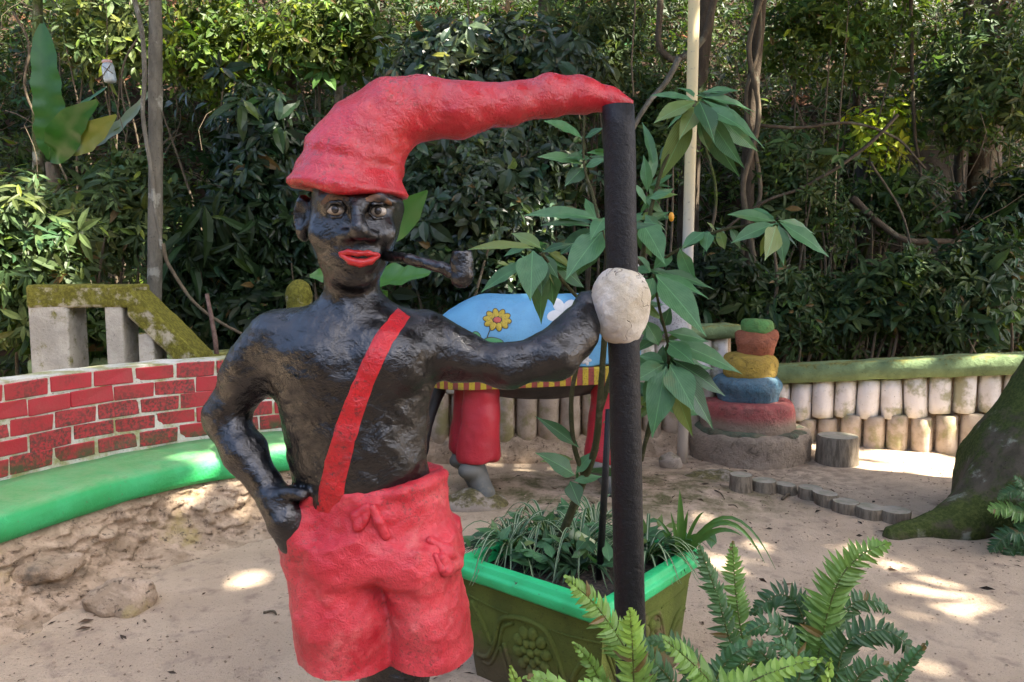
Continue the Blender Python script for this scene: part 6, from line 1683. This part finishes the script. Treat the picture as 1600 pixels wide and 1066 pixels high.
broad(NEST, [q, P(80, 190, 6.85), P(72, 120, 6.82), P(66, 37, 6.85)], [.04, .17, .25, .27, .245, .26, .23, .25, .20, .205, .15, .04], M_NEST, (.2, -1, .1), .10, .07, 6)
broad(NEST, [q + [.05, 0, 0], P(92, 200, 6.9), P(88, 150, 6.92), P(86, 100, 6.95)], [.04, .12, .16, .12, .03], M_NEST, (-.3, -1, 0), .1)
broad(NEST, [q, P(90, 235, 6.7), P(110, 195, 6.62), P(152, 158, 6.55)], [.04, .18, .28, .22, .04], M_NEST, (.45, -.9, .1), .08, .06)
broad(NEST, [q, P(100, 205, 6.75), P(125, 170, 6.75), P(165, 138, 6.7)], [.03, .08, .12, .10, .03], M_NEST, (-.4, -.7, .6), .12)
broad(NEST, [q, P(112, 232, 6.75), P(145, 210, 6.65), P(182, 180, 6.6)], [.02, .05, .18, .24, .16, .02], M_NESTY, (.3, -1, .1), .1)
broad(NEST, [q, P(140, 230, 6.9), P(190, 195, 6.85), P(238, 140, 6.8)], [.02, .06, .09, .11, .08, .02], M_NESTP, (.4, -.7, .5), .15, .12, 6)
obj('root_mass', tube(catmull([q0 - [0, 0, .1], (q0 + q) / 2 + [.03, 0, 0], q + [0, .03, -.02]], 6), [.07, .05, .06], 10, .25), M_TWIG, NEST)
# hanging plastic jar
M_JAR = NB('milky_plastic'); n1 = M_JAR.noise(20, 4)
M_JAR = M_JAR.done(M_JAR.mix(M_JAR.ramp(n1, .4, .7), (0.50, 0.56, 0.56), (0.36, 0.42, 0.42)), .22, None, .6, **{'Transmission Weight': .35})
q = P(170, 113, 6.5)
JAR = thing('hanging_jar', 'milky plastic jar hanging on a cord in the upper left forest', 'jar', tuple(q - [0, 0, .085]))
zz = np.array([-.085, -.08, -.06, 0, .045, .062, .07, .072]); rr_ = np.array([.03, .045, .05, .05, .049, .040, .036, .03])
obj('jar_body', tube(np.stack([np.full(8, q[0]) + zz * -.12, np.full(8, q[1]), q[2] + zz], 1), rr_, 18), M_JAR, JAR)
obj('lid', tube([q + [-.0086, 0, .070], q + [-.0088, 0, .074], q + [-.011, 0, .092], q + [-.0112, 0, .094]], [.034, .039, .039, .036], 18), NB('pink_lid').done((0.45, 0.28, 0.26), .5), JAR)
top = P(160, -60, 6.5)
obj('cord', tube(catmull([q + [-.011, 0, .09], (q + top) / 2 + [.01, 0, 0], top], 8), .0035, 6), M_TWIG, JAR)
obj('wire_cage', join([tube(catmull([q + [-.05, -.03, .05], q + [0, -.055, .02], q + [.05, -.03, -.02]], 6), .003, 5), tube(catmull([q + [.04, -.035, .06], q + [0, -.054, -.01], q + [-.04, -.035, -.05]], 6), .003, 5)]), M_TWIG, JAR)
obj('tail_cord', tube(catmull([q - [0, 0, .08], P(182, 165, 6.5), P(196, 215, 6.5)], 8), .003, 5), M_TWIG, JAR)

# ------------------------------------------------------------------ litter on the sand
def twig(label, pa, pb_, r):
    a_, b2 = on_ground(*pa), on_ground(*pb_); m = (a_ + b2) / 2 + np.array([.01, .01, .008])
    tag(obj('twig', tube(catmull([a_ + [0, 0, r * .8], m + [0, 0, r * .5], b2 + [0, 0, r * .8]], 5), [r, r, r * .6], 6, .15), M_TWIG), label, 'twig', 'twigs fallen on the sand')
twig('short brown twig on the sand behind the shorts', (412, 959), (432, 962), .006)
twig('thin dark twig on the sand left of the longer log row', (1117, 767), (1132, 781), .005)
twig('small twig on the sand before the first cut logs', (1138, 790), (1153, 795), .004)
twig('pale chip of wood lying by the cut logs', (1222, 782), (1236, 772), .010)
N = 12000
lx = rng.uniform(-3.4, 4.4, N); ly = 2.5 + rng.uniform(0, 1, N) ** 1.2 * 4.2
clump = np.clip(fbm(lx, ly, 0, 1.1, 3, 31) + .35 + .6 * np.exp(-((lx - 1.9) ** 2 + (ly - 5.2) ** 2) / .6), .0, 1); k = rng.uniform(size=N) < clump
lx, ly = lx[k], ly[k]; n_ = len(lx)
bag = Bag(); pz = ground_z(lx, ly) + .004
cols = np.where(rng.uniform(size=(n_, 1)) < .5, np.array([[.10, .06, .035]]), np.array([[.045, .032, .022]])) * np.exp(rng.normal(0, .3, (n_, 1)))
sz = rng.uniform(.008, .024, n_) * np.where(rng.uniform(size=n_) < .10, 3.0, 1)
a_ = rng.uniform(0, 6.28, n_)
bag.add(np.stack([lx, ly, pz], 1), np.stack([np.cos(a_), np.sin(a_), rng.uniform(-.05, .25, n_)], 1), np.stack([rng.normal(0, .3, n_), rng.normal(0, .3, n_), np.ones(n_)], 1), sz, sz * rng.uniform(.15, .5, n_), cols)
(V, Fc), cl = bag.build(False)
tag(obj('leaf_litter', (V, Fc), leaf_mat('dry_litter', .9, .05, .2), None, smooth=False, col=cl), 'dry leaf crumbs scattered over the sand', 'leaf litter', kind='stuff')
# sand grains and small stones, too many to count
N = 2600; lx = rng.uniform(-3.2, 4.2, N); ly = 2.5 + rng.uniform(0, 1, N) ** 1.3 * 4
r_ = rng.uniform(.003, .008, N); o6 = np.array([[1, 0, 0], [-1, 0, 0], [0, 1, 0], [0, -1, 0], [0, 0, .7], [0, 0, -.7]])
V = (np.stack([lx, ly, ground_z(lx, ly) + r_ * .3], 1)[:, None] + o6[None] * r_[:, None, None] * rng.uniform(.7, 1.3, (N, 6, 1))).reshape(-1, 3)
T8 = np.array([[0, 2, 4], [2, 1, 4], [1, 3, 4], [3, 0, 4], [2, 0, 5], [1, 2, 5], [3, 1, 5], [0, 3, 5]])
tag(obj('gravel', (V, (np.arange(N)[:, None, None] * 6 + T8[None]).reshape(-1, 3)), M_EARTH, None, smooth=False), 'small grit scattered over the sand', 'gravel', kind='stuff')
